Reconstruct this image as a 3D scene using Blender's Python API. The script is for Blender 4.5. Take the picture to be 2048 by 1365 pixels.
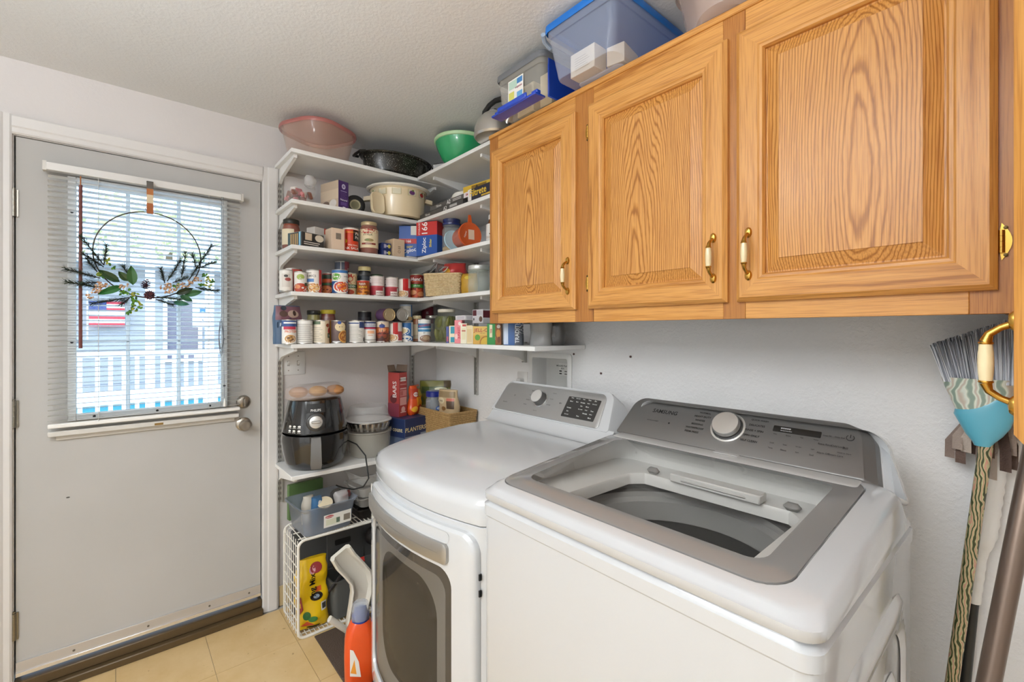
import bpy, bmesh, math, random
from mathutils import Vector, Matrix, noise

for o in list(bpy.data.objects):
    bpy.data.objects.remove(o, do_unlink=True)
scene = bpy.context.scene
COL = scene.collection
PI = math.pi

# ---------------------------------------------------------------- camera
cam_d = bpy.data.cameras.new('camera')
cam = bpy.data.objects.new('camera', cam_d)
COL.objects.link(cam)
cam.location = (2.50, -1.515, 1.375)
cam.rotation_euler = (PI / 2, 0, math.radians(49.45))
cam_d.sensor_width = 36.0
cam_d.lens = 16.15
cam_d.shift_y = -0.0100
cam_d.clip_start = 0.02
scene.camera = cam

# ---------------------------------------------------------------- sky and exposure
world = bpy.data.worlds.new('world')
scene.world = world
world.use_nodes = True
wn = world.node_tree.nodes
wl = world.node_tree.links
sky = wn.new('ShaderNodeTexSky')
sky.sky_type = 'NISHITA'
sky.sun_disc = False
sky.sun_elevation = math.radians(48)
sky.sun_rotation = math.radians(120)
wn['Background'].inputs['Strength'].default_value = 0.92
wl.new(sky.outputs['Color'], wn['Background'].inputs['Color'])
scene.view_settings.view_transform = 'Standard'
scene.view_settings.look = 'None'
scene.view_settings.gamma = 1.0
scene.view_settings.use_curve_mapping = False
scene.view_settings.exposure = 0.30
LAMP_GLOW = 16.0
HALL_FILL_POWER = 52.0
UPLIGHT_FILL_POWER = 44.0

# ---------------------------------------------------------------- materials
def lin(h):
    h = h.lstrip('#')
    out = []
    for i in (0, 2, 4):
        c = int(h[i:i + 2], 16) / 255
        out.append(c / 12.92 if c <= .04045 else ((c + .055) / 1.055) ** 2.4)
    return (*out, 1)

MATS = {}

def M(h, rough=.5, metal=0., coat=0., alpha=1., spec=.5, trans=0., bump=None, emit=None, sheen=0., aniso=0.):
    """one principled material per look; h is the surface colour"""
    key = (h, rough, metal, coat, alpha, spec, trans, bump, emit, sheen, aniso)
    if key in MATS:
        return MATS[key]
    m = bpy.data.materials.new('surface_' + h.strip('#'))
    m.use_nodes = True
    nt = m.node_tree
    b = nt.nodes['Principled BSDF']
    b.inputs['Base Color'].default_value = lin(h)
    b.inputs['Roughness'].default_value = rough
    b.inputs['Metallic'].default_value = metal
    b.inputs['Coat Weight'].default_value = coat
    b.inputs['Coat Roughness'].default_value = .08
    b.inputs['Alpha'].default_value = alpha
    b.inputs['Specular IOR Level'].default_value = spec
    b.inputs['Transmission Weight'].default_value = trans
    b.inputs['Anisotropic'].default_value = aniso
    if emit:
        b.inputs['Emission Color'].default_value = lin(h)
        b.inputs['Emission Strength'].default_value = emit
    if bump:
        tc = nt.nodes.new('ShaderNodeTexCoord')
        n = nt.nodes.new('ShaderNodeTexNoise')
        n.inputs['Scale'].default_value = bump[0]
        n.inputs['Detail'].default_value = 3
        bp = nt.nodes.new('ShaderNodeBump')
        bp.inputs['Strength'].default_value = bump[1]
        bp.inputs['Distance'].default_value = bump[2]
        nt.links.new(tc.outputs['Object'], n.inputs['Vector'])
        nt.links.new(n.outputs['Fac'], bp.inputs['Height'])
        nt.links.new(bp.outputs['Normal'], b.inputs['Normal'])
    MATS[key] = m
    return m

def N(nt, t, **kw):
    n = nt.nodes.new(t)
    for k, v in kw.items():
        n.inputs[k].default_value = v
    return n

def ramp(nt, stops):
    r = nt.nodes.new('ShaderNodeValToRGB')
    e = r.color_ramp.elements
    e[0].position, e[0].color = stops[0][0], lin(stops[0][1])
    e[1].position, e[1].color = stops[-1][0], lin(stops[-1][1])
    for p, c in stops[1:-1]:
        x = e.new(p)
        x.color = lin(c)
    return r

def plaster(h, name, scale=70, strength=.35, dist=.004, tint=None):
    m = bpy.data.materials.new(name)
    m.use_nodes = True
    nt = m.node_tree
    b = nt.nodes['Principled BSDF']
    b.inputs['Roughness'].default_value = .62
    tc = nt.nodes.new('ShaderNodeTexCoord')
    n1 = N(nt, 'ShaderNodeTexNoise', Scale=scale, Detail=4, Roughness=.6)
    n2 = N(nt, 'ShaderNodeTexNoise', Scale=2.2, Detail=2)
    cr = ramp(nt, [(.3, tint or h), (.75, h)])
    r2 = ramp(nt, [(.42, '000000'), (.62, 'ffffff')])
    bp = N(nt, 'ShaderNodeBump', Strength=strength, Distance=dist)
    L = nt.links.new
    L(tc.outputs['Object'], n1.inputs['Vector'])
    L(tc.outputs['Object'], n2.inputs['Vector'])
    L(n2.outputs['Fac'], cr.inputs['Fac'])
    L(cr.outputs['Color'], b.inputs['Base Color'])
    L(n1.outputs['Fac'], r2.inputs['Fac'])
    L(r2.outputs['Color'], bp.inputs['Height'])
    L(bp.outputs['Normal'], b.inputs['Normal'])
    return m

OAKS = {}

def oak(axis='z', center=(0, 0, 0), rings=False, seed=0, tone=0):
    """honey oak; grain runs along axis; rings gives the nested cathedral figure"""
    key = (axis, center, rings, seed, tone)
    if key in OAKS:
        return OAKS[key]
    m = bpy.data.materials.new('oak_' + axis)
    m.use_nodes = True
    nt = m.node_tree
    L = nt.links.new
    b = nt.nodes['Principled BSDF']
    b.inputs['Coat Weight'].default_value = .18
    b.inputs['Coat Roughness'].default_value = .22
    b.inputs['Roughness'].default_value = .42
    tc = nt.nodes.new('ShaderNodeTexCoord')
    mp = nt.nodes.new('ShaderNodeMapping')
    k = {'x': 0, 'y': 1, 'z': 2}[axis]
    sc = [1, 1, 1]
    sc[k] = .16 if rings else .05
    mp.inputs['Location'].default_value = [-center[i] * sc[i] + seed * (.37 if not rings else 0) for i in range(3)]
    mp.inputs['Scale'].default_value = sc
    L(tc.outputs['Object'], mp.inputs['Vector'])
    nz = N(nt, 'ShaderNodeTexNoise', Scale=9 if rings else 7, Detail=2)
    L(mp.outputs['Vector'], nz.inputs['Vector'])
    add = nt.nodes.new('ShaderNodeVectorMath')
    add.operation = 'MULTIPLY_ADD'
    L(nz.outputs['Color'], add.inputs[0])
    s = .055 if rings else .03
    add.inputs[1].default_value = (s, s, s)
    L(mp.outputs['Vector'], add.inputs[2])
    w = nt.nodes.new('ShaderNodeTexWave')
    if rings:
        w.wave_type = 'RINGS'
        w.rings_direction = 'SPHERICAL'
        w.inputs['Scale'].default_value = 52
    else:
        w.wave_type = 'BANDS'
        w.bands_direction = 'DIAGONAL'
        w.inputs['Scale'].default_value = 40
    w.inputs['Distortion'].default_value = 2.2
    w.inputs['Detail'].default_value = 3
    w.inputs['Detail Scale'].default_value = 2.0
    L(add.outputs[0], w.inputs['Vector'])
    src = w.outputs['Fac']
    if not rings:
        st_ = N(nt, 'ShaderNodeTexNoise', Scale=42, Detail=4, Roughness=.62)
        L(add.outputs[0], st_.inputs['Vector'])
        sr = nt.nodes.new('ShaderNodeMapRange')
        sr.inputs['From Min'].default_value = .32
        sr.inputs['From Max'].default_value = .62
        L(st_.outputs['Fac'], sr.inputs['Value'])
        src = sr.outputs['Result']
    # fine open pores, long along the grain
    mp2 = nt.nodes.new('ShaderNodeMapping')
    sp = [420, 420, 420]
    sp[k] = 9
    mp2.inputs['Scale'].default_value = sp
    L(tc.outputs['Object'], mp2.inputs['Vector'])
    n2 = N(nt, 'ShaderNodeTexNoise', Scale=1, Detail=2)
    L(mp2.outputs['Vector'], n2.inputs['Vector'])
    c1 = ['d99d52', 'b87a36'][tone]
    c2 = ['cb8d41', 'ad7030'][tone]
    c3 = ['a96c29', '8c5522'][tone]
    cr = ramp(nt, [(.0, c3), (.25, c2), (.6, c1), (1., c1)])
    L(src, cr.inputs['Fac'])
    pr = ramp(nt, [(.36, 'a8743a'), (.52, 'ffffff')])
    L(n2.outputs['Fac'], pr.inputs['Fac'])
    mx = nt.nodes.new('ShaderNodeMix')
    mx.data_type = 'RGBA'
    mx.blend_type = 'MULTIPLY'
    mx.inputs[0].default_value = .38
    L(cr.outputs['Color'], mx.inputs[6])
    L(pr.outputs['Color'], mx.inputs[7])
    L(mx.outputs[2], b.inputs['Base Color'])
    bp = N(nt, 'ShaderNodeBump', Strength=.12, Distance=.001)
    L(n2.outputs['Fac'], bp.inputs['Height'])
    L(bp.outputs['Normal'], b.inputs['Normal'])
    OAKS[key] = m
    return m

def clear(h, alpha=.3, rough=.12, name=None):
    """thin clear or frosted plastic / glass: partly see-through skin with gloss"""
    return M(h, rough=rough, alpha=alpha, spec=.6)

def glass_pane(h='ffffff', density=.06):
    key = ('pane', h, density)
    if key in MATS:
        return MATS[key]
    m = bpy.data.materials.new('pane_glass')
    m.use_nodes = True
    nt = m.node_tree
    nt.nodes.remove(nt.nodes['Principled BSDF'])
    out = nt.nodes['Material Output']
    tr = nt.nodes.new('ShaderNodeBsdfTransparent')
    tr.inputs['Color'].default_value = lin(h)
    gl = nt.nodes.new('ShaderNodeBsdfGlossy')
    gl.inputs['Roughness'].default_value = .03
    fr = nt.nodes.new('ShaderNodeLayerWeight')
    fr.inputs['Blend'].default_value = .5
    pw_ = nt.nodes.new('ShaderNodeMath')
    pw_.operation = 'POWER'
    pw_.inputs[1].default_value = 4.5
    ma_ = nt.nodes.new('ShaderNodeMath')
    ma_.operation = 'MULTIPLY_ADD'
    ma_.inputs[1].default_value = .75
    ma_.inputs[2].default_value = .045
    nt.links.new(fr.outputs['Facing'], pw_.inputs[0])
    nt.links.new(pw_.outputs[0], ma_.inputs[0])
    mx = nt.nodes.new('ShaderNodeMixShader')
    nt.links.new(ma_.outputs[0], mx.inputs['Fac'])
    nt.links.new(tr.outputs[0], mx.inputs[1])
    nt.links.new(gl.outputs[0], mx.inputs[2])
    nt.links.new(mx.outputs[0], out.inputs['Surface'])
    MATS[key] = m
    return m

WHITE = M('e9e7e3', .22, coat=.5)
ENAMEL = M('c8c9ca', .16, coat=.7)
TRIM = M('d8d5d2', .45)
SHELFW = M('ecebe8', .4)
STEEL = M('b9b7b2', .28, 1.)
NICKEL = M('a8a196', .3, 1.)
BRASS = M('c59a4a', .25, 1.)
BRASSD = M('8d7444', .35, 1.)
CREAM = M('ead9ae', .2, coat=.6)
BLACK = M('171717', .4)
TIN = M('c6c4bf', .3, .9)

# ---------------------------------------------------------------- mesh helpers
class MB:
    def __init__(s):
        s.v, s.f, s.m = [], [], []
        s.T = Matrix.Identity(4)

    def add(s, vs, fs, mi=0):
        o = len(s.v)
        s.v += [tuple(s.T @ Vector(p)) for p in vs]
        for f in fs:
            s.f.append([i + o for i in f])
            s.m.append(mi)
        return s

    def box(s, x0, x1, y0, y1, z0, z1, mi=0, b=0):
        if not b:
            vs = [(x, y, z) for z in (z0, z1) for y in (y0, y1) for x in (x0, x1)]
            return s.add(vs, [(0, 2, 3, 1), (4, 5, 7, 6), (0, 1, 5, 4), (2, 6, 7, 3), (0, 4, 6, 2), (1, 3, 7, 5)], mi)
        b = min(b, .49 * min(abs(x1 - x0), abs(y1 - y0), abs(z1 - z0)))
        vs, idx = [], {}
        X, Y, Z = (x0, x1), (y0, y1), (z0, z1)
        for i in (0, 1):
            for j in (0, 1):
                for k in (0, 1):
                    si, sj, sk = (1 - 2 * i) * b, (1 - 2 * j) * b, (1 - 2 * k) * b
                    for a in range(3):
                        p = [X[i] + si, Y[j] + sj, Z[k] + sk]
                        p[a] = (X[i], Y[j], Z[k])[a]
                        idx[i, j, k, a] = len(vs)
                        vs.append(tuple(p))
        fs = []
        for a in range(3):
            o1, o2 = (a + 1) % 3, (a + 2) % 3
            for sd in (0, 1):
                q = []
                for c in ((0, 0), (1, 0), (1, 1), (0, 1)):
                    t = [0, 0, 0]
                    t[a], t[o1], t[o2] = sd, c[0], c[1]
                    q.append(idx[t[0], t[1], t[2], a])
                fs.append(q if sd else q[::-1])
            for c in ((0, 0), (0, 1), (1, 0), (1, 1)):
                q = []
                for t_, aa in ((0, o1), (1, o1), (1, o2), (0, o2)):
                    t = [0, 0, 0]
                    t[a], t[o1], t[o2] = t_, c[0], c[1]
                    q.append(idx[t[0], t[1], t[2], aa])
                fs.append(q)
        for i in (0, 1):
            for j in (0, 1):
                for k in (0, 1):
                    fs.append([idx[i, j, k, a] for a in range(3)])
        return s.add(vs, fs, mi)

    def lathe(s, prof, c=(0, 0, 0), seg=24, mi=0, sx=1, sy=1, mis=None):
        vs, rows = [], []
        for r, z in prof:
            if r < 1e-6:
                rows.append([len(vs)])
                vs.append((c[0], c[1], c[2] + z))
            else:
                rows.append(list(range(len(vs), len(vs) + seg)))
                for i in range(seg):
                    a = 2 * PI * i / seg
                    vs.append((c[0] + r * sx * math.cos(a), c[1] + r * sy * math.sin(a), c[2] + z))
        for q in range(len(rows) - 1):
            A, B = rows[q], rows[q + 1]
            fs = []
            for i in range(seg):
                j = (i + 1) % seg
                if len(A) == 1 and len(B) == 1:
                    continue
                if len(A) == 1:
                    fs.append((A[0], B[j], B[i]))
                elif len(B) == 1:
                    fs.append((A[i], A[j], B[0]))
                else:
                    fs.append((A[i], A[j], B[j], B[i]))
            o = len(s.v)
            for f in fs:
                s.f.append([k + o for k in f])
                s.m.append(mis[q] if mis else mi)
        s.v += [tuple(s.T @ Vector(p)) for p in vs]
        return s

    def loft(s, rings, mi=0, cap0=True, cap1=True, closed=True, mis=None):
        n = len(rings[0])
        assert all(len(r) == n for r in rings), [len(r) for r in rings]
        vs = [p for r in rings for p in r]
        o = len(s.v)
        s.v += [tuple(s.T @ Vector(p)) for p in vs]
        for k in range(len(rings) - 1):
            for i in range(n if closed else n - 1):
                j = (i + 1) % n
                s.f.append([o + k * n + i, o + k * n + j, o + (k + 1) * n + j, o + (k + 1) * n + i])
                s.m.append(mis[k] if mis else mi)
        if cap0:
            s.f.append([o + i for i in range(n)][::-1])
            s.m.append(mis[0] if mis else mi)
        if cap1:
            s.f.append([o + (len(rings) - 1) * n + i for i in range(n)])
            s.m.append(mis[-1] if mis else mi)
        return s

    def tube(s, pts, r, seg=8, mi=0, cap=True, flat=1.):
        pts = [Vector(p) for p in pts]
        rs = r if isinstance(r, (list, tuple)) else [r] * len(pts)
        t0 = (pts[1] - pts[0]).normalized()
        u = t0.orthogonal().normalized()
        rings = []
        for i, p in enumerate(pts):
            t = (pts[min(i + 1, len(pts) - 1)] - pts[max(i - 1, 0)])
            if t.length < 1e-9:
                t = t0
            t.normalize()
            u = (u - t * u.dot(t))
            u = u.normalized() if u.length > 1e-6 else t.orthogonal().normalized()
            w = t.cross(u)
            rings.append([tuple(p + (u * math.cos(2 * PI * k / seg) + w * (flat * math.sin(2 * PI * k / seg))) * rs[i]) for k in range(seg)])
        return s.loft(rings, mi, cap, cap)

    def prism(s, poly, ext, mi=0):
        n = len(poly)
        e = Vector(ext)
        vs = [tuple(p) for p in poly] + [tuple(Vector(p) + e) for p in poly]
        fs = [list(range(n))[::-1], list(range(n, 2 * n))]
        fs += [[i, (i + 1) % n, n + (i + 1) % n, n + i] for i in range(n)]
        return s.add(vs, fs, mi)

    def grid(s, f, nu, nv, mi=0, thick=None):
        vs = [f(i / nu, j / nv) for j in range(nv + 1) for i in range(nu + 1)]
        fs = [(j * (nu + 1) + i, j * (nu + 1) + i + 1, (j + 1) * (nu + 1) + i + 1, (j + 1) * (nu + 1) + i) for j in range(nv) for i in range(nu)]
        return s.add(vs, fs, mi)

    def ball(s, c, r, mi=0, seg=12, sx=1, sy=1, sz=1):
        prof = [(r * math.sin(PI * i / (seg // 2)), -r * sz * math.cos(PI * i / (seg // 2))) for i in range(seg // 2 + 1)]
        prof[0] = (0, -r * sz)
        prof[-1] = (0, r * sz)
        return s.lathe(prof, c, seg, mi, sx, sy)

    def build(s, name, mats, parent=None, smooth=True, ang=38, recalc=True):
        me = bpy.data.meshes.new(name)
        me.from_pydata(s.v, [], s.f)
        if not isinstance(mats, (list, tuple)):
            mats = [mats]
        for m in mats:
            me.materials.append(m)
        if len(mats) > 1:
            me.polygons.foreach_set('material_index', s.m)
        if recalc:
            bm = bmesh.new()
            bm.from_mesh(me)
            bmesh.ops.recalc_face_normals(bm, faces=bm.faces)
            bm.to_mesh(me)
            bm.free()
        if smooth:
            me.polygons.foreach_set('use_smooth', [True] * len(me.polygons))
            me.set_sharp_from_angle(angle=math.radians(ang))
        me.update()
        o = bpy.data.objects.new(name, me)
        COL.objects.link(o)
        if parent:
            o.parent = parent
        return o

def tag(o, label, cat=None, group=None, kind=None):
    if label:
        o['label'] = label
    if cat:
        o['category'] = cat
    if group:
        o['group'] = group
    if kind:
        o['kind'] = kind
    return o

def thing(name, label, cat, loc=(0, 0, 0), rz=0, group=None, rot=None):
    o = bpy.data.objects.new(name, None)
    o.empty_display_size = .05
    COL.objects.link(o)
    o.location = loc
    o.rotation_euler = rot or (0, 0, rz)
    return tag(o, label, cat, group)

def struct(o, label, cat='structure'):
    return tag(o, label, cat, kind='structure')

def inst(src, parent, loc=(0, 0, 0), rot=(0, 0, 0)):
    o = src.copy()
    COL.objects.link(o)
    o.parent = parent
    o.location = loc
    o.rotation_euler = rot
    return o

def rrect(w, d, r, n=5, cx=0, cy=0):
    """rounded rectangle outline, counter-clockwise, as 2-D points"""
    r = min(r, w / 2 - 1e-5, d / 2 - 1e-5)
    out = []
    for qx, qy, a0 in ((1, 1, 0), (-1, 1, 90), (-1, -1, 180), (1, -1, 270)):
        for i in range(n + 1):
            a = math.radians(a0 + 90 * i / n)
            out.append((cx + qx * (w / 2 - r) + r * math.cos(a), cy + qy * (d / 2 - r) + r * math.sin(a)))
    return out

def ring(w, d, r, z, n=5, cx=0, cy=0):
    return [(x, y, z) for x, y in rrect(w, d, r, n, cx, cy)]

TXT = {}

def text_geo(s, shear=0):
    k = (s, shear)
    if k not in TXT:
        c = bpy.data.curves.new('lettering', 'FONT')
        c.body = s
        c.size = 1.0
        c.align_x = 'CENTER'
        c.align_y = 'CENTER'
        c.resolution_u = 2
        c.shear = shear
        c.offset = .014
        o = bpy.data.objects.new('lettering', c)
        me = bpy.data.meshes.new_from_object(o)
        vs = [(v.co.x, v.co.y) for v in me.vertices]
        fs = [list(p.vertices) for p in me.polygons]
        bpy.data.objects.remove(o)
        bpy.data.curves.remove(c)
        bpy.data.meshes.remove(me)
        if vs:
            x0, x1 = min(v[0] for v in vs), max(v[0] for v in vs)
            y0, y1 = min(v[1] for v in vs), max(v[1] for v in vs)
            h = max(y1 - y0, .3)
            vs = [((x - (x0 + x1) / 2) / h, (y - (y0 + y1) / 2) / h) for x, y in vs]
        TXT[k] = (vs, fs)
    return TXT[k]

def printer(surf, W, H, patches, parent, rough=.45, name='print', edge=False):
    """lay flat print (patches in fractions of W x H) on a surface given by surf(s_m, t_m, off)"""
    A, B = MB(), MB()
    ma, mb_ = [], []
    if edge:
        raw = surf
        surf = lambda s, t, off: raw(max(-.5 * W, min(.5 * W, s)), max(0, min(H, t)), off)

    def slot(lst, h):
        if h not in lst:
            lst.append(h)
        return lst.index(h)
    lev = 0
    for p in patches:
        lev += 1
        off = .00035 + .00012 * lev
        k = p[0]
        if k in ('r', 'b'):
            if k == 'b':
                s0, s1, t0, t1, h = -1, 1, p[1], p[2], p[3]
                nu = 28
            else:
                s0, s1, t0, t1, h = p[1:6]
                nu = max(1, int(abs(s1 - s0) * 14))
            A.grid(lambda a, b: surf((s0 + (s1 - s0) * a) * W, (t0 + (t1 - t0) * b) * H, off), nu, 2 if k == 'r' else 1, slot(ma, h))
        elif k == 'e':
            sc, tc, rs, rt, h = p[1:6]
            n = 16
            vs = [surf(sc * W, tc * H, off)]
            for q in (.55, 1):
                vs += [surf((sc + q * rs * math.cos(2 * PI * i / n)) * W, (tc + q * rt * math.sin(2 * PI * i / n)) * H, off) for i in range(n)]
            fs = [(0, 1 + i, 1 + (i + 1) % n) for i in range(n)]
            fs += [(1 + i, 1 + n + i, 1 + n + (i + 1) % n, 1 + (i + 1) % n) for i in range(n)]
            A.add(vs, fs, slot(ma, h))
        elif k == 'p':
            vs = [surf(a * W, b * H, off) for a, b in p[1]]
            A.add(vs, [list(range(len(vs)))], slot(ma, p[2]))
        elif k == 't':
            sc, tc, hh, tx, h = p[1:6]
            rot = math.radians(p[6]) if len(p) > 6 else 0
            sh = p[7] if len(p) > 7 else 0
            vs, fs = text_geo(tx, sh)
            c, sn = math.cos(rot), math.sin(rot)
            q = hh * H
            if vs:
                room = (W if abs(c) > abs(sn) else H) * .94
                if edge:
                    room = 1.96 * (W * (.5 - abs(sc)) if abs(c) > abs(sn) else H * min(tc, 1 - tc))
                q = min(q, room / max(1e-6, max(x for x, _ in vs) - min(x for x, _ in vs)))
            B.add([surf(sc * W + q * (x * c - y * sn), tc * H + q * (x * sn + y * c), off + .0003) for x, y in vs], fs, slot(mb_, h))
    o = None
    if A.v:
        o = A.build(name, [M(h, rough) for h in ma], parent, smooth=True, recalc=False)
    if B.v:
        B.build('lettering', [M(h, rough) for h in mb_], o or parent, smooth=False, recalc=False)
    return o

CAMX, CAMY = 2.5, -1.515

def face(x, y):
    return math.atan2(CAMY - y, CAMX - x)

# ================================================================ the room
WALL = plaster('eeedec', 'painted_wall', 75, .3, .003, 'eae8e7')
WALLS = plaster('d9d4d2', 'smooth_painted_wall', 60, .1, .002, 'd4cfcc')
CEIL = plaster('e6e6e5', 'painted_ceiling', 85, .18, .003, 'e2e2e0')
RX, RY, RZ = 3.25, -2.7, 2.385

w = MB().box(-.11, 0, RY, -1.85, 0, RZ).box(-.11, 0, -.953, .1, 0, RZ).box(-.11, 0, -1.85, -.953, 2.125, RZ)
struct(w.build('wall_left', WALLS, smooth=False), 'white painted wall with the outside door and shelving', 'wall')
w = MB().box(0, .864 + .012, 0, .1, 0, RZ).box(1.126, RX, 0, .1, 0, RZ).box(.876, 1.126, 0, .1, 0, 1.0).box(.876, 1.126, 0, .1, 1.262, RZ)
struct(w.build('wall_back', WALL, smooth=False), 'white textured wall behind the washer and dryer', 'wall')
struct(MB().box(RX, RX + .1, RY, .1, 0, RZ).build('wall_right', WALL, smooth=False), 'white wall at the right end of the room', 'wall')
w = MB().box(-.11, .9, RY - .1, RY, 0, RZ).box(2.9, RX + .1, RY - .1, RY, 0, RZ).box(.9, 2.9, RY - .1, RY, 2.1, RZ)
struct(w.build('wall_front', WALL, smooth=False), 'white wall behind the camera with a wide opening', 'wall')
struct(MB().box(-.11, RX + .1, RY - 2.2, .1, RZ, RZ + .08).build('ceiling', CEIL, smooth=False), 'flat off white textured ceiling', 'ceiling')
# the hall seen by nobody but lit by an added fill panel
w = MB().box(-.11, 0, RY - 2.2, RY - .1, 0, RZ).box(RX, RX + .1, RY - 2.2, RY - .1, 0, RZ).box(-.11, RX + .1, RY - 2.3, RY - 2.2, 0, RZ)
struct(w.build('wall_hall', WALL, smooth=False), 'white walls of the hall beyond the opening', 'wall')

def vinyl():
    m = bpy.data.materials.new('vinyl_tile')
    m.use_nodes = True
    nt = m.node_tree
    b = nt.nodes['Principled BSDF']
    b.inputs['Roughness'].default_value = .38
    tc = nt.nodes.new('ShaderNodeTexCoord')
    oi = nt.nodes.new('ShaderNodeObjectInfo')
    ad = nt.nodes.new('ShaderNodeVectorMath')
    n1 = N(nt, 'ShaderNodeTexNoise', Scale=6, Detail=5, Roughness=.65)
    n2 = N(nt, 'ShaderNodeTexNoise', Scale=55, Detail=2)
    cr = ramp(nt, [(.3, 'cfae78'), (.7, 'dcbf8e')])
    sp = ramp(nt, [(.22, '9a7f55'), (.3, 'ffffff')])
    mx = nt.nodes.new('ShaderNodeMix')
    mx.data_type = 'RGBA'
    mx.blend_type = 'MULTIPLY'
    mx.inputs[0].default_value = .6
    L = nt.links.new
    L(tc.outputs['Object'], ad.inputs[0])
    L(oi.outputs['Location'], ad.inputs[1])
    L(ad.outputs[0], n1.inputs['Vector'])
    L(ad.outputs[0], n2.inputs['Vector'])
    L(n1.outputs['Fac'], cr.inputs['Fac'])
    L(n2.outputs['Fac'], sp.inputs['Fac'])
    L(cr.outputs['Color'], mx.inputs[6])
    L(sp.outputs['Color'], mx.inputs[7])
    L(mx.outputs[2], b.inputs['Base Color'])
    return m

fl = MB().box(-.11, RX + .1, RY - 2.2, .1, -.06, -.004).build('floor', M('b8b2a8', .7), smooth=False)
struct(fl, 'cream mottled vinyl tile floor', 'floor')
tile0 = None
T = .305
for i in range(11):
    for j in range(9):
        x, y = .03 + T * i, -T * j
        if tile0 is None:
            tile0 = MB().box(.0007, T - .0007, -T + .0007, -.0007, -.004, 0).build('floor_tile', vinyl(), fl, smooth=False)
            tile0.location = (x, y, 0)
        else:
            inst(tile0, fl, (x, y, 0))

o = MB().box(0, .008, -.908, 0, 0, .1, b=.003).build('baseboard_left', M('d6bf92', .5))
struct(o, 'tan vinyl base strip along the shelving wall', 'baseboard')
o = MB().box(0, RX, -.008, 0, 0, .1, b=.003).build('baseboard_back', M('d6bf92', .5))
struct(o, 'tan vinyl base strip behind the appliances', 'baseboard')

# door casing and jamb
def casing(name, pts, n, label):
    """stepped moulding swept along two points; n = direction of its width"""
    a, b = Vector(pts[0]), Vector(pts[1])
    n = Vector(n)
    prof = [(0, 0), (0, .012), (.006, .016), (.022, .016), (.028, .02), (.062, .022), (.07, .018), (.072, 0)]
    rings = []
    for p in (a, b):
        rings.append([tuple(p + n * d + Vector((h, 0, 0))) for d, h in prof])
    return struct(MB().loft(rings).build(name, TRIM, ang=25), label, 'trim')
casing('trim_1', [(0, -.985, 0), (0, -.985, 2.175)], (0, 1, 0), 'white moulded casing right of the door')
casing('trim_2', [(0, -1.815, 0), (0, -1.815, 2.175)], (0, -1, 0), 'white moulded casing left of the door')
casing('trim_3', [(0, -1.815, 2.105), (0, -.985, 2.105)], (0, 0, 1), 'white moulded casing above the door')
o = MB().box(-.11, 0, -1.85, -1.812, 0, 2.125).box(-.11, 0, -.985, -.953, 0, 2.125).box(-.11, 0, -1.812, -.985, 2.103, 2.125)
o.box(-.06, -.05, -1.812, -1.80, 0, 2.103).box(-.06, -.05, -.995, -.985, 0, 2.103).box(-.06, -.05, -1.812, -.985, 2.093, 2.103)
struct(o.build('trim_4', TRIM, smooth=False), 'white door jamb and stop around the door', 'trim')
o = MB().box(-.11, .035, -1.812, -.985, 0, .03, b=.004).box(-.11, .012, -1.812, -.985, .03, .068, b=.004)
struct(o.build('trim_5', M('5d4c34', .4, .2)), 'dark bronze threshold under the door', 'trim')

# ---------------------------------------------------------------- door with its window
DOORM = plaster('bdbbb8', 'painted_door', 9, .03, .001, 'b6b4b0')
d1 = MB()
d1.box(-.049, -.004, -1.807, -1.655, .085, 2.10).box(-.049, -.004, -1.144, -.990, .085, 2.10)
d1.box(-.049, -.004, -1.655, -1.144, .085, 1.035).box(-.049, -.004, -1.655, -1.144, 1.965, 2.10)
door = d1.build('door_1', DOORM, smooth=False)
struct(door, 'off white flat outside door with a window in its upper half', 'door')
f = MB()
def frame4(mb, y0, y1, z0, z1, w_, x0, x1, mi=0, b=.002):
    mb.box(x0, x1, y0, y0 + w_, z0, z1, mi, b).box(x0, x1, y1 - w_, y1, z0, z1, mi, b)
    mb.box(x0, x1, y0 + w_, y1 - w_, z0, z0 + w_, mi, b).box(x0, x1, y0 + w_, y1 - w_, z1 - w_, z1, mi, b)
frame4(f, -1.668, -1.131, 1.02, 1.98, .026, -.006, .014)
f.build('window_frame', M('dfe0dd', .4), door)
MB().box(-.032, -.028, -1.65, -1.15, 1.04, 1.96).build('window_pane', glass_pane('f4faf8'), door, smooth=False)
MU = M('e6eef0', .5)
for yy in (-1.486, -1.312):
    MB().box(-.040, -.020, yy - .007, yy + .007, 1.04, 1.96, b=.003).build('window_muntin', MU, door)
for zz in (1.332, 1.645):
    MB().box(-.040, -.020, -1.65, -1.15, zz - .007, zz + .007, b=.003).build('window_muntin', MU, door)
btn = MB().lathe([(0, .003), (.0045, .002), (.005, 0)], seg=10)
btn.v = [(.014 + z, y, x) for x, y, z in btn.v]
b0 = btn.build('screw_button', BLACK, door)
for k, (yy, zz) in enumerate([(-1.655, 1.33), (-1.655, 1.62), (-1.655, 1.84), (-1.144, 1.335), (-1.144, 1.12), (-1.144, 1.62), (-1.59, 1.033), (-1.39, 1.033), (-1.2, 1.033), (-1.39, 1.967), (-1.57, 1.967), (-1.2, 1.967)]):
    if k:
        inst(b0, door, (0, yy, zz))
    else:
        b0.location = (0, yy, zz)
MB().box(-.004, .028, -1.722, -1.085, .968, .988, b=.003).box(-.004, .006, -1.70, -1.10, .95, .972, b=.002).build('window_ledge', M('d3d0ca', .5), door)
MB().box(.027, .0285, -1.40, -1.37, .972, .981).build('ledge_sticker', M('8a6a2c', .5), door, smooth=False)
s_ = MB().box(-.004, .003, -1.807, -.990, .085, .138, 0, .001).box(.003, .008, -1.807, -.990, .085, .1, 1, .001)
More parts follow.
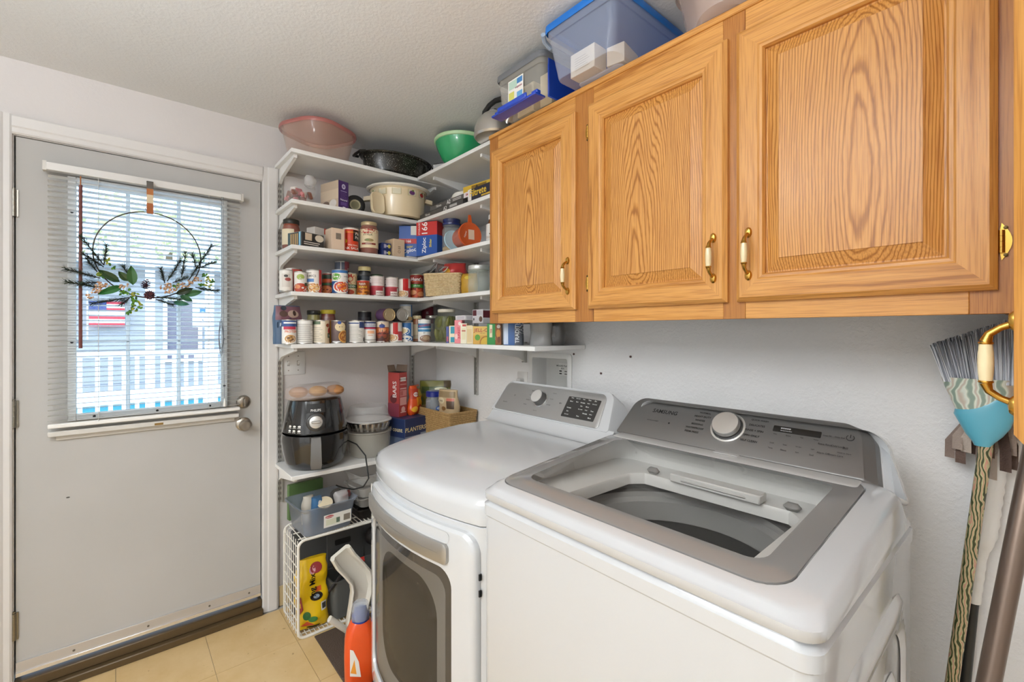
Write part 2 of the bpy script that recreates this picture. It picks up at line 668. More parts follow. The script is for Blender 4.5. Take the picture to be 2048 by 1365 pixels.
sw = s_.build('door_sweep', [M('c9c6c4', .35, .5), M('e6e4e2', .25, .8)], door)
for yy in (-1.65, -1.42, -1.2, -1.04):
    sc = MB().lathe([(0, .002), (.004, .0015), (.0045, 0)], seg=8)
    sc.v = [(.003 + z, yy + y, .115 + x) for x, y, z in sc.v]
    sc.build('screw', M('77746e', .4, .8), sw)
# knob and deadbolt
def spun(prof, seg=24, mats=None, mi=0, name='knob', parent=None, loc=(0, 0, 0), mat=None, mis=None):
    """a turned shape whose axis points out of the left wall (+x)"""
    mb = MB().lathe(prof, seg=seg, mis=mis)
    mb.v = [(loc[0] + z, loc[1] + y, loc[2] + x) for x, y, z in mb.v]
    return mb.build(name, mat, parent)
spun([(.032, 0), (.032, .004), (.026, .009), (.013, .012), (.012, .03), (.02, .036), (.027, .046), (.027, .056), (.02, .064), (.008, .065), (0, .063)], name='door_knob', parent=door, loc=(-.004, -1.063, .930), mat=NICKEL)
db = spun([(.031, 0), (.031, .005), (.026, .011), (.014, .014), (0, .014)], name='deadbolt', parent=door, loc=(-.004, -1.063, 1.035), mat=NICKEL)
MB().box(.008, .026, -1.068, -1.058, 1.015, 1.055, b=.004).build('thumb_turn', NICKEL, db)
for zz in (.275, 1.065, 1.85):
    h = MB()
    for k in range(5):
        h.lathe([(0, 0), (.0075, 0), (.0075, .0195), (0, .0195)], (.004, -1.812, zz - .05 + .02 * k), 10)
    h.lathe([(0, 0), (.005, 0), (.005, .006), (0, .006)], (.004, -1.812, zz + .05), 10)
    h.box(-.003, .002, -1.825, -1.80, zz - .05, zz + .05)
    h.build('hinge', M('8e8a80', .35, 1.), door)
o = MB().box(-.004, .001, -.985, -.978, .905, .975)
struct(o.build('trim_6', M('6a5c48', .4, .8), smooth=False), 'dark strike plate in the door jamb beside the knob', 'trim')
mk = MB().lathe([(0, .001), (.006, 0)], sx=.5, seg=8)
mk.v = [(-.004 + z, y, x) for x, y, z in mk.v]
for (yy, zz) in ((-1.667, .72),):
    q = mk.build('paint_chip', M('55534e', .7), door)
    q.location = (0, yy, zz)

# ---------------------------------------------------------------- blind on the door
bl = thing('window_blind', 'white slatted blind hanging over the door window', 'blind', (.0, -1.402, .985))
SL = M('eeede9', .35)
MB().box(.016, .05, -.322, .322, .998, 1.028, 0, .002).build('headrail', M('dedcd9', .4), bl)
MB().box(.016, .046, -.332, -.320, .996, 1.032, 0, .001).box(.016, .046, .320, .332, .996, 1.032, 0, .001).build('headrail_bracket', M('d6d2cc', .45), bl)
def slat(a, b):
    q = (a - .5) * .0245
    c = .0016 * (1 - (2 * a - 1) ** 2)
    th = math.radians(11)
    return (.033 + q * math.cos(th) - c * math.sin(th), -.318 + .636 * b, q * math.sin(th) + c * math.cos(th))
mb = MB().grid(slat, 4, 1)
mb.grid(lambda a, b: (lambda p: (p[0], p[1], p[2] - .0005))(slat(a, b)), 4, 1)
s0 = mb.build('slat', SL, bl, recalc=False)
nsl = 47
for k in range(nsl):
    z = .045 + .0203 * k
    if k:
        inst(s0, bl, (0, 0, z))
    else:
        s0.location.z = z
MB().box(.02, .046, -.318, .318, .018, .034, 0, .003).build('bottom_rail', SL, bl)
for yy in (-.175, .195):
    MB().tube([(.0455, yy, .03), (.0455, yy, 1.0)], .0009, 5).tube([(.02, yy, .03), (.02, yy, 1.0)], .0009, 5).build('ladder_cord', M('cfcdc8', .6), bl)
wd = MB().tube([(.058, -.226, .99), (.060, -.226, .97), (.0605, -.226, .95)], .0022, 6, 1).tube([(.060, -.226, .955), (.060, -.226, .322)], .0058, 8, 0)
wd.build('tilt_wand', [M('6e3a34', .35), M('a5673b', .4)], bl)
pc = MB()
random.seed(4)
pc.tube([(.052, .243, 1.0), (.052, .243, .45)], .0009, 5).tube([(.052, .249, 1.0), (.053, .25, .45)], .0009, 5)
for k in range(5):
    q = random.uniform(.006, .016)
    pts = []
    for i in range(13):
        a = 2 * PI * i / 12
        pts.append((.054 + .003 * math.sin(3 * a + k), .24 + q * math.sin(a), .36 - .085 * math.cos(a) * (1 - .1 * k)))
    pc.tube(pts, .0009, 5)
pc.tube([(.052, .25, .45), (.052, .252, .08)], .0009, 5)
pc.build('pull_cord', M('7f858c', .6), bl)
MB().lathe([(.002, 0), (.007, -.03), (.006, -.036), (0, -.036)], (.05, .254, .08), 10).build('cord_tassel', M('e7e6e2', .3), bl)

# ---------------------------------------------------------------- wreath
WC = (.068, -1.417, 1.690)
wr = thing('wreath', 'wire hoop wreath with pine sprigs and cones on the door blind', 'wreath', WC)
def W2(p, x=0.):
    return (x, p[0] / 1000 - WC[1], p[1] / 1000 - WC[2])
hp = [(0, .176 * math.sin(2 * PI * i / 48), .178 * math.cos(2 * PI * i / 48)) for i in range(49)]
MB().tube(hp, .0024, 6).tube([(0, -.006 + .008 * math.sin(2 * PI * i / 12), .19 + .008 * math.cos(2 * PI * i / 12)) for i in range(13)], .001, 5).build('hoop', M('3a2c1c', .4, .3), wr)
st = MB()
for k, (z0, z1, c) in enumerate([(.172, .215, 0), (.215, .25, 1), (.25, .275, 2), (.275, .305, 3)]):
    st.box(.003, .006, -.011, .011, z0, z1, c)
st.box(-.006, .003, -.011, .011, .172, .175, 0)
st.box(-.012, .006, -.011, .011, .303, .306, 3)
st.build('hanger', [M('a2581f', .5), M('d9c6a4', .5), M('b06a2e', .5), M('5c5650', .5)], wr, smooth=False)
SPR = [[(-1560, 1634), (-1624, 1735)], [(-1560, 1634), (-1552, 1714)], [(-1561, 1627), (-1618, 1670)], [(-1580, 1607), (-1609, 1650)], [(-1571, 1582), (-1666, 1609)], [(-1571, 1566), (-1619, 1558)], [(-1566, 1544), (-1664, 1560)], [(-1481, 1510), (-1591, 1483)], [(-1483, 1507), (-1507, 1482)], [(-1481, 1589), (-1503, 1636)], [(-1368, 1577), (-1382, 1633)], [(-1360, 1584), (-1314, 1677)], [(-1310, 1605), (-1297, 1707)], [(-1258, 1648), (-1273, 1706)], [(-1284, 1596), (-1205, 1751)], [(-1255, 1648), (-1188, 1681)], [(-1341, 1580), (-1296, 1603)], [(-1261, 1565), (-1182, 1553)], [(-1395, 1518), (-1313, 1508)], [(-1398, 1507), (-1341, 1486)]]
random.seed(7)
NEED = [M('2b3a24', .6), M('3d4a2c', .6), M('1f2c2c', .6)]
BARK = M('2b2118', .7)
for k, (a, b) in enumerate(SPR):
    A, B = Vector(W2(a, .004 + .006 * random.random())), Vector(W2(b, .012 + .016 * random.random()))
    mb = MB().tube([A, A.lerp(B, .5) + Vector((.004, 0, 0)), B], [.0022, .0018, .001], 5, 0)
    n = int((B - A).length / .0005) + 30
    ax = (B - A).normalized()
    for i in range(n):
        t = .08 + .95 * i / n
        p = A.lerp(B, min(t, 1))
        ph = random.uniform(0, 2 * PI)
        u = ax.orthogonal().normalized()
        w_ = ax.cross(u)
        d = (u * math.cos(ph) + w_ * math.sin(ph)) * .8 + ax * random.uniform(.5, .95)
        d.normalize()
        ln = random.uniform(.015, .024)
        sd = d.cross(ax).normalized() * .0008
        q = p + d * ln
        if q.x < -.008:
            continue
        mb.add([p - sd, p + sd, q + sd * .7, q - sd * .7], [(0, 1, 2, 3)], 1 + (i % 3 if k % 3 else (i + k) % 2))
    mb.build('pine_sprig', [BARK] + NEED, wr, smooth=False, recalc=False)
LEAF = [[(-1512, 1570), (-1578, 1613), 30], [(-1488, 1575), (-1517, 1612), 26], [(-1472, 1560), (-1478, 1638), 34], [(-1504, 1553), (-1579, 1516), 28], [(-1332, 1531), (-1270, 1559), 26], [(-1302, 1529), (-1238, 1547), 28], [(-1318, 1525), (-1273, 1503), 24], [(-1341, 1496), (-1284, 1488), 22]]
def leaf(mb, A, B, wd_, mi=0, curl=.006):
    A, B = Vector(A), Vector(B)
    ax = (B - A)
    sd = Vector((0, -ax.z, ax.y)).normalized()
    def fn(a, b):
        wv = wd_ * math.sin(PI * min(1, b ** .8)) ** .8 * .5
        q = (2 * a - 1)
        return tuple(A + ax * b + sd * (q * wv) + Vector((curl * (1 - abs(q)) * -1 + curl + .004 * math.sin(PI * b), 0, 0)))
    mb.grid(fn, 4, 6, mi)
for k, (a, b, wd_) in enumerate(LEAF):
    mb = MB()
    leaf(mb, W2(a, .016), W2(b, .024), wd_ / 1000)
    mb.build('leaf', M(['2f4a2c', '3a5230', '3f6a3a', '2e6b33', '25331f', '3c6d45', '2f6140', '3b7560'][k], .35), wr, recalc=False)
def pinecone(c, r, axis, name):
    mb = MB()
    axis = Vector(axis).normalized()
    u = axis.orthogonal().normalized()
    w_ = axis.cross(u)
    c = Vector(c)
    mb.ball(c, r * .45, 0, 8)
    for L_ in range(6):
        t = L_ / 5
        nn = int(9 - 4 * abs(t - .3))
        rr = r * (math.sin(PI * (.25 + .65 * t)) * .95)
        for i in range(nn):
            a = 2 * PI * (i + .5 * (L_ % 2)) / nn
            d = u * math.cos(a) + w_ * math.sin(a)
            base = c + axis * (t - .45) * r * 1.7
            tip = base + d * rr + axis * r * .28
            sd = axis.cross(d) * r * .2
            nrm = axis * r * .1
            mid = base.lerp(tip, .7)
            mb.add([base, mid + sd, tip, mid - sd, mid + nrm], [(0, 1, 4), (1, 2, 4), (2, 3, 4), (3, 0, 4)], L_ % 2)
    mb.build(name, [M('3c1f2b', .5), M('6a3a3c', .5)], wr, smooth=False, recalc=False)
pinecone(W2((-1432, 1562), .022), .021, (.3, .25, 1), 'pine_cone')
pinecone(W2((-1420, 1521), .03), .022, (1, .1, .15), 'pine_cone')
BROWN = [(-1556, 1554), (-1571, 1557), (-1582, 1531), (-1573, 1536), (-1602, 1508), (-1501, 1555), (-1360, 1567), (-1371, 1556), (-1341, 1551), (-1355, 1537), (-1318, 1566), (-1296, 1571), (-1276, 1587), (-1255, 1599)]
for p in BROWN:
    mb = MB()
    for i in range(12):
        c = Vector(W2(p, .02)) + Vector((random.uniform(-.006, .008), random.uniform(-.013, .013), random.uniform(-.008, .008)))
        mb.ball(tuple(c), random.uniform(.003, .005), i % 2, 6)
    mb.build('dried_berry_cluster', [M('b98a66', .6), M('d9b592', .6)], wr)
GREEN = [(-1549, 1648), (-1537, 1628), (-1571, 1588), (-1578, 1594), (-1491, 1533), (-1501, 1526), (-1468, 1524), (-1476, 1507), (-1463, 1501), (-1455, 1482), (-1470, 1481), (-1455, 1469), (-1473, 1461), (-1487, 1448), (-1232, 1614), (-1217, 1605), (-1196, 1592), (-1238, 1575), (-1217, 1576), (-1332, 1569)]
for k, p in enumerate(GREEN):
    mb = MB()
    for i in range(5):
        c = Vector(W2(p, .018))
        a = random.uniform(0, 2 * PI)
        s1 = c + Vector((random.uniform(-.004, .004), random.uniform(-.006, .006), random.uniform(-.006, .006)))
        leaf(mb, s1, s1 + Vector((.004, .013 * math.cos(a), .013 * math.sin(a))), .008, i % 2, .002)
    mb.build('leaf_spray', [M('5f8f2f', .45), M('3f6f2a', .45)] if k % 3 else [M('a9a83a', .45), M('7d8f34', .45)], wr, recalc=False)

# ================================================================ outside the door
gnd = MB().box(-14, -.11, -9, 6, -.3, -.12).build('ground_yard', M('9a9c9a', .9), smooth=False)
struct(gnd, 'pale yard ground outside the door', 'ground')
po = MB().box(-4.75, -.12, -4, 1.5, .2 - .32, .02).build('porch_deck', M('a9acae', .8), smooth=False)
struct(po, 'pale porch deck outside the door', 'deck')
rl = thing('porch_railing', 'white porch railing with square balusters beyond the door window', 'railing', (-4.6, -1.2, 0))
VIN = M('f4f6f8', .4)
MB().box(-.03, .03, -2.2, 1.6, 1.07, 1.13, b=.01).build('top_rail', VIN, rl)
MB().box(-.03, .03, -2.2, 1.6, .36, .41, b=.01).build('bottom_rail', VIN, rl)
b0 = MB().box(-.02, .02, -.02, .02, .4, 1.08).build('baluster', VIN, rl, smooth=False)
b0.location = (0, -1.849 + 1.2, 0)
for yy in (-2.45, -2.33, -2.21, -2.09, -1.97, -1.702, -1.589, -1.470, -1.350, -1.107, -.992, -.870, -.765, -.669, -.55, -.43, -.31):
    inst(b0, rl, (0, yy + 1.2, 0))
MB().box(-.045, .045, -.045, .045, .02, 3.0).build('post', VIN, rl, smooth=False).location = (0, -1.228 + 1.2, 0)
MB().box(-.045, .045, -.045, .045, .02, 3.0).build('post', VIN, rl, smooth=False).location = (0, -.62 + 1.2, 0)
nh = thing('neighbour_house', 'grey sided house wall with a window across the yard', 'house', (-9, -1.2, 0))
wl_ = MB().box(-.2, 0, -5, 6, -.1, 2.6).build('house_wall', M('85878f', .8), nh, smooth=False)
for k in range(17):
    z = -.1 + .16 * k
    MB().prism([(0, -5, z), (.022, -5, z), (.006, -5, z + .158), (0, -5, z + .158)], (0, 11, 0)).build('siding_board', M('8e9098', .7), wl_, smooth=False)
hw = MB()
frame4(hw, .35, 1.0, .75, 2.05, .07, .02, .07)
hw.build('house_window', M('eef0f2', .5), nh)
MB().box(.02, .035, .4, .95, .8, 2.0).build('house_window_pane', M('5a5a6c', .15), nh, smooth=False)
MB().box(-.2, .5, -5, 6, 2.6, 2.72, b=.02).build('eave', M('e4e6e8', .6), nh)
pl_ = thing('pool_wall', 'turquoise low pool wall behind the porch railing', 'pool', (-6.3, -1.2, 0))
MB().box(-1.2, .2, -1.6, 2.4, -.12, .33, 0, .02).build('pool_side', M('3f9cb0', .5), pl_)
MB().box(-1.25, .27, -1.65, 2.45, .33, .38, 0, .02).build('pool_rim', M('eef2f4', .5), pl_)
fg = thing('flag', 'small red and white striped flag hanging on the far house', 'flag', (-8.85, -1.35, 0))
for k in range(7):
    MB().box(0, .008, -.58, -.08, 1.45 + .07 * k, 1.52 + .07 * k).build('stripe', M('a8283a' if k % 2 == 0 else 'f1f1f1', .7), fg, smooth=False)
MB().box(-.002, .012, -.58, -.34, 1.73, 1.94).build('canton', M('2c3a6e', .7), fg, smooth=False)
MB().tube([(0, -.6, 1.2), (0, -.6, 2.1)], .012, 8).build('flag_pole', M('dddddd', .4), fg)
sg = thing('yard_sign', 'white framed sign with a blue dog shape on the railing post', 'sign', (-4.53, -.70, 0))
MB().box(0, .01, -.11, .11, 1.42, 1.78, b=.004).build('sign_board', M('f4f5f6', .5), sg)
MB().box(.01, .012, -.045, .045, 1.59, 1.73).build('sign_picture', M('dfe6ee', .5), sg, smooth=False)
dg = [(0.013, y, z) for y, z in ((-.035, 1.60), (-.02, 1.60), (-.015, 1.62), (.01, 1.62), (.012, 1.60), (.026, 1.60), (.026, 1.65), (.036, 1.668), (.024, 1.685), (.014, 1.665), (-.025, 1.66), (-.038, 1.68), (-.034, 1.64))]
MB().add(dg, [list(range(len(dg)))]).build('dog_shape', M('3a6fb0', .5), sg, smooth=False, recalc=False)
printer(lambda s, t, off: (.0105 + off, s, 1.45 + t), .2, .1, [('t', 0, .55, .4, '5', '3a4a66')], sg)
for k, (tx, ty, h_) in enumerate([(-11.5, -4.2, 5.2), (-12, -.6, 5.8), (-11.2, 2.8, 5.0)]):
    tr_ = thing('tree', ['tall yellow green tree behind the house, left through the window', 'tallest yellow green tree behind the house, middle of the window', 'yellow green tree behind the house, right through the window'][k], 'tree', (tx, ty, -.12), group='trees beyond the yard')
    MB().tube([(0, 0, 0), (.05, .05, h_ * .6)], [.14, .07], 8).build('trunk', M('6a5a48', .9), tr_)
    mb = MB()
    random.seed(20 + k)
    for i in range(800):
        a, e, q = random.uniform(0, 2 * PI), random.uniform(-1, 1), random.random() ** .4
        rr = 1.7 * q
        p = Vector((rr * math.cos(a) * math.sqrt(1 - e * e), rr * math.sin(a) * math.sqrt(1 - e * e), h_ * .68 + rr * e))
        d1_ = Vector((random.uniform(-1, 1), random.uniform(-1, 1), random.uniform(-1, 1))).normalized() * .13
        d2_ = d1_.orthogonal().normalized() * .07
        mb.add([p - d1_, p + d2_, p + d1_, p - d2_], [(0, 1, 2, 3)], i % 2)
    tag(mb.build('foliage', [M('f0f0cc', .6), M('dde2b4', .6)], tr_, smooth=False, recalc=False), None, None, None, 'stuff')

# ================================================================ oak wall cabinets
def cab_door(parent, x0, x1, z0, z1, yb, handle_x, hinge_x, cen, seed, tone=0, hoff=.115):
    """mitred frame, raised panel, handle and hinges; yb = back of the door; all in the cabinet's own space"""
    W_, H_ = x1 - x0, z1 - z0
    prof = [(0, 0), (0, .010), (.010, .019), (.052, .019), (.056, .0165), (.062, .016), (.066, .010), (.066, 0)]
    cs = [(x0, z0), (x1, z0), (x1, z1), (x0, z1)]
    inn = [(1, 1), (-1, 1), (-1, -1), (1, -1)]
    dr = None
    for k in range(4):
        A, B = cs[k], cs[(k + 1) % 4]
        ia, ib = inn[k], inn[(k + 1) % 4]
        r0 = [(A[0] + ia[0] * d, yb - h, A[1] + ia[1] * d) for d, h in prof]
        r1 = [(B[0] + ib[0] * d, yb - h, B[1] + ib[1] * d) for d, h in prof]
        mb = MB().loft([r0, r1])
        mat = oak('x' if k % 2 == 0 else 'z', (0, 0, 0), False, seed + k, tone)
        if dr is None:
            dr = bpy.data.objects.new('door', None)
            COL.objects.link(dr)
            dr.parent = parent
        mb.build('rail' if k % 2 == 0 else 'stile', mat, dr, ang=20)
    cx, cz = (x0 + x1) / 2, (z0 + z1) / 2
    def rc(ins, dep):
        w_, h_ = W_ / 2 - ins, H_ / 2 - ins
        return [(cx - w_, yb - dep, cz - h_), (cx + w_, yb - dep, cz - h_), (cx + w_, yb - dep, cz + h_), (cx - w_, yb - dep, cz + h_)]
    MB().loft([rc(.066, .0), rc(.066, .0035), rc(.07, .0035), rc(.098, .0145), rc(.0985, .0165)]).build('panel', oak('z', cen, True, 0, tone), dr, ang=20)
    hz = z0 + hoff
    h = MB()
    yf = yb - .019
    for s_ in (-1, 1):
        n_ = len(h.v)
        h.lathe([(0, 0), (.0085, 0), (.0085, .002), (.006, .006), (0, .0075)], (0, 0, 0), 14, 0)
        h.v[n_:] = [(handle_x + x, yf - z, hz + s_ * .052 + y * 1.5) for x, y, z in h.v[n_:]]
        h.tube([(handle_x, yf - .004, hz + s_ * .048), (handle_x, yf - .013, hz + s_ * .044), (handle_x, yf - .023, hz + s_ * .036), (handle_x, yf - .026, hz + s_ * .026)], [.0045, .004, .0045, .0062], 10, 0)
        h.lathe([(.0066, 0), (.0074, .0015), (.0066, .003)], (handle_x, yf - .026, hz + (.023 if s_ > 0 else -.026)), 12, 0)
    h.lathe([(0, -.024), (.0062, -.024), (.0074, -.012), (.0078, 0), (.0074, .012), (.0062, .024), (0, .024)], (handle_x, yf - .026, hz), 14, 1)
    h.build('handle', [BRASS, CREAM], dr)
    for zz in (z0 + .085, z1 - .085):
        g = MB()
        sg_ = 1 if hinge_x > cx else -1
        for q in range(4):
            g.lathe([(0, 0), (.0042, 0), (.0042, .0095), (0, .0095)], (hinge_x + sg_ * .004, yb - .006, zz - .02 + .01 * q), 10)
        pts = [(hinge_x + sg_ * (.004 + .013 * math.sin(PI * i / 10)), yb - .0008, zz - .033 + .066 * i / 10) for i in range(11)]
        pts += [(hinge_x + sg_ * .002, yb - .0008, zz + .02), (hinge_x + sg_ * .002, yb - .0008, zz - .02)]
        g.prism(pts, (0, -.0018, 0))
        for zq in (-.024, .024):
            n0 = len(g.v)
            g.lathe([(0, .002), (.0032, .001), (.0032, 0)], seg=8, mi=1)
            g.v[n0:] = [(hinge_x + sg_ * .009 + x, yb - .0026 - z, zz + zq + y) for x, y, z in g.v[n0:]]
        g.build('hinge', [BRASS, M('5c4a2a', .4, .8)], dr)
    return dr

CB = thing('wall_cabinet', 'honey oak wall cabinet with three raised panel doors above the washer', 'cabinet', (.975, 0, 1.405))
CX0 = .975
def cx_(x):
    return x - CX0
car = MB().box(0, .012, -.33, 0, 0, .775, 1).box(cx_(2.448), cx_(2.46), -.33, 0, .0, .775, 0)
car.box(.012, cx_(2.448), -.312, 0, .022, .034, 2).box(.012, cx_(2.448), -.33, 0, .765, .775, 0).box(.012, cx_(2.448), -.006, 0, .034, .765, 0)
car.build('carcass', [oak('z', (0, 0, 0), False, 9, 1), M('a9aaab', .5), M('8f8d8a', .5)], CB, smooth=False)
yf0 = -.333
for a, b in ((.0, .055), (cx_(1.45), cx_(1.53)), (cx_(1.955), cx_(2.01)), (cx_(2.405), cx_(2.462))):
    MB().box(a, b, yf0, yf0 + .02, .0, .78, b=.001).build('frame_stile', oak('z', (0, 0, 0), False, 3 + int(a * 10), 1), CB)
xs = [(.055, cx_(1.45)), (cx_(1.53), cx_(1.955)), (cx_(2.01), cx_(2.405))]
for k, (a, b) in enumerate(xs):
    MB().box(a, b, yf0, yf0 + .02, .0, .055, b=.001).build('frame_rail', oak('x', (0, 0, 0), False, 5, 0), CB)
    MB().box(a, b, yf0, yf0 + .02, .70, .78, b=.001).build('frame_rail', oak('x', (0, 0, 0), False, 6, 0), CB)
MB().box(0, cx_(2.46), -.34, -.325, .768, .786, b=.003).build('top_moulding', oak('x', (0, 0, 0), False, 8, 0), CB)
DZ0, DZ1 = .042, .712
cab_door(CB, cx_(1.003), cx_(1.460), DZ0, DZ1, yf0, cx_(1.433), cx_(1.003), (cx_(1.27), -.35, .50), 11)
cab_door(CB, cx_(1.514), cx_(1.970), DZ0, DZ1, yf0, cx_(1.938), cx_(1.514), (cx_(1.735), -.35, .33), 21)
cab_door(CB, cx_(1.993), cx_(2.442), DZ0, DZ1, yf0, cx_(2.025), cx_(2.442), (cx_(2.28), -.35, .52), 31)

# second unit at the right, its door swung open towards the room
C2 = thing('tall_cabinet', 'oak cabinet at the right edge with its door swung open', 'cabinet', (2.475, 0, 1.22))
MB().box(0, .015, -.33, 0, 0, .965).box(.445, .46, -.33, 0, 0, .965).box(.015, .445, -.33, 0, 0, .015).box(.015, .445, -.33, 0, .95, .965).box(.015, .445, -.006, 0, .015, .95).build('carcass', oak('z', (0, 0, 0), False, 41, 1), C2, smooth=False)
for a, b in ((0, .04), (.42, .46)):
    MB().box(a, b, -.35, -.33, 0, .965).build('frame_stile', oak('z', (0, 0, 0), False, 43, 1), C2)
d2 = cab_door(C2, .0, .40, .027, .93, .0, .33, -.004, (.2, 0, .5), 51, 0, .088)
d2.location = (.018, -.352, 0)
d2.rotation_euler = (0, 0, -PI / 2)

# ================================================================ shelving in the corner
S1, S2, S3, S4, S5, S6 = 2.195, 1.967, 1.762, 1.552, 1.314, .721
def bracket(mb, o, d, ln, up):
    """slim tapered arm under a board; o = wall point at the board underside, d = outward direction"""
    o, d = Vector(o), Vector(d)
    s_ = Vector((-d.y, d.x, 0)) * .007
    poly = [o, o + d * ln, o + d * ln - Vector((0, 0, .014)), o + d * (ln * .9) - Vector((0, 0, .018)), o + d * .05 - Vector((0, 0, up)), o + d * .012 - Vector((0, 0, up + .02)), o - Vector((0, 0, up + .02))]
    mb.prism([tuple(p - s_) for p in poly], tuple(s_ * 2))
names = ['top', 'second', 'third', 'fourth', 'fifth', 'lowest']
for k, z in enumerate((S1, S2, S3, S4, S5, S6)):
    sh = thing('wall_shelf', 'white shelf board beside the door, %s from the ceiling' % ['first', 'second', 'third', 'fourth', 'fifth', 'sixth'][k], 'shelf', (0, -.465, z), group='shelf boards on the door wall')
    MB().box(.004, .30, -.465, .462, -.018, 0, b=.0015).build('board', SHELFW, sh)
    for yy in (-.44, .29):
        mb = MB()
        bracket(mb, (.004, yy, -.018), (1, 0, 0), .27, .05)
        mb.build('bracket', SHELFW, sh, ang=20)
for k, z in enumerate((S1 + .004, S2, S3 + .006, S4 - .002, S5)):
    x1 = .955 if k < 4 else 1.215
    sh = thing('wall_shelf', 'white shelf board running to the oak cabinet, %s from the ceiling' % ['first', 'second', 'third', 'fourth', 'fifth'][k], 'shelf', (.302, 0, z), group='shelf boards on the washer wall')
    MB().box(0, x1 - .302, -.30, -.004, -.018, 0, b=.0015).build('board', SHELFW, sh)
    for xx in ((.105, .52) if k < 4 else (.135, .53)):
        mb = MB()
        bracket(mb, (xx, -.004, -.018), (0, -1, 0), .26, .05)
        mb.build('bracket', SHELFW, sh, ang=20)
def standard(loc, rz, ln, label):
    t = thing('shelf_standard', label, 'shelf standard', loc, rz, 'slotted shelf standards')
    MB().box(0, .004, -.0125, .0125, 0, ln).box(.004, .014, -.0125, -.009, 0, ln).box(.004, .014, .009, .0125, 0, ln).build('channel', M('b8b6b1', .4, .5), t, smooth=False)
    mb = MB()
    for i in range(int(ln / .026)):
        mb.box(.004, .0046, -.006, -.003, .01 + .026 * i, .024 + .026 * i).box(.004, .0046, .003, .006, .01 + .026 * i, .024 + .026 * i)
    tag(mb.build('slots', M('3a3936', .8), t, smooth=False), None, kind='stuff')
standard((.001, -.905, .52), 0, 1.68, 'slotted metal standard beside the door casing')
standard((.001, -.175, .40), 0, 1.78, 'slotted metal standard near the corner of the room')
standard((.434, -.001, 1.02), -PI / 2, 1.15, 'slotted metal standard behind the pickle jar')
standard((.832, -.001, 1.22), -PI / 2, .10, 'short slotted metal standard beside the water valve box')

# ================================================================ dryer
DX0, DX1, DYB = .882, 1.572, -.10
DXC, DHW = (DX0 + DX1) / 2, (DX1 - DX0) / 2
DR = thing('clothes_dryer', 'white front loading dryer with a dark door window', 'dryer', (DXC, -.45, 0))
def bow(x, amp=.062):
    """front face of the dryer in its own space (x from centre)"""
    q = max(-1, min(1, x / DHW))
    return -.345 - amp * (1 - q * q)
def dplan(ins_f, ins_s, z, n=24, yb=.35, amp=.062):
    """plan outline: bowed front, straight sides"""
    hw = DHW - ins_s
    pts = []
    r = .02
    for i in range(n + 1):
        x = -hw + 2 * hw * i / n
        e = min(x + hw, hw - x)
        c = 0 if e > r else r - math.sqrt(max(0, r * r - (r - e) ** 2))
        pts.append((x, bow(x, amp) + ins_f + c, z))
    pts += [(hw, yb - ins_s, z), (-hw, yb - ins_s, z)]
    return pts
body = [dplan(.006, .004, .06), dplan(.004, .002, .075), dplan(0, 0, .09), dplan(0, 0, .862), dplan(.003, .002, .864)]
MB().loft(body).build('cabinet_body', ENAMEL, DR, ang=30)
top = [dplan(.006, .004, .8645), dplan(.0, .0, .868), dplan(-.003, -.001, .908), dplan(.0, 0, .920), dplan(.006, .002, .930), dplan(.016, .005, .938), dplan(.032, .008, .944), dplan(.08, .012, .955), dplan(.15, .016, .967), dplan(.24, .020, .978), dplan(.34, .024, .985)]
MB().loft(top).build('top_panel', ENAMEL, DR, ang=40)
ft = MB()
for sx in (-1, 1):
    for sy in (-.27, .27):
        ft.lathe([(0, 0), (.02, 0), (.02, .06), (0, .06)], (sx * .28, sy, 0), 12)
ft.build('feet', M('333333', .6), DR)
# console
YO = .45
def con_pt(x, d, h):
    return (x, d, h)
def outline_trap(w0, w1, h, r, n=6):
    """rounded trapezoid in (s, t): bottom width w0, top width w1"""
    P_ = [(-w0 / 2, 0), (w0 / 2, 0), (w1 / 2, h), (-w1 / 2, h)]
    rr = [r[0], r[0], r[1], r[1]]
    out = []
    for i in range(4):
        p, a, b = Vector(P_[i]), Vector(P_[i - 1]), Vector(P_[(i + 1) % 4])
        da, db_ = (a - p).normalized(), (b - p).normalized()
        ang = da.angle(db_)
        L_ = rr[i] / math.tan(ang / 2)
        c = p + (da + db_).normalized() * (rr[i] / math.sin(ang / 2))
        A, B = p + da * L_, p + db_ * L_
        for k in range(n + 1):
            q = A.lerp(B, k / n)
            v = (q - c)
            out.append(tuple(c + v.normalized() * rr[i]))
    return out
def slope(o, e_up):
    """panel frame: origin o, up vector e_up, normal towards the room"""
    o, u = Vector(o), Vector(e_up).normalized()
    nrm = Vector((1, 0, 0)).cross(u)
    return lambda s, t, off: tuple(o + Vector((s, 0, 0)) + u * t + nrm * off)
# dryer console: base at y -0.25, top at y -0.165 (room), in dryer space +YO
dsl = slope((-.042, -.245 + YO, 1.03), (0, .078, .110))
og = outline_trap(.585, .555, .137, (.012, .03))
hs = MB()
big = outline_trap(.66, .59, .152, (.01, .04))
back = [(s - .025, .335, .985 + max(0, t - .02) * .98) for s, t in big]
r0 = [dsl(s + .01, t - .004, -.008) for s, t in big]
r1 = [dsl(s * .985 + .01, t * .985 - .003, -.001) for s, t in big]
r2 = [dsl(s, t, .0) for s, t in og]
hs.loft([back, r0, r1, r2])
hs.build('console_housing', ENAMEL, DR, ang=35)
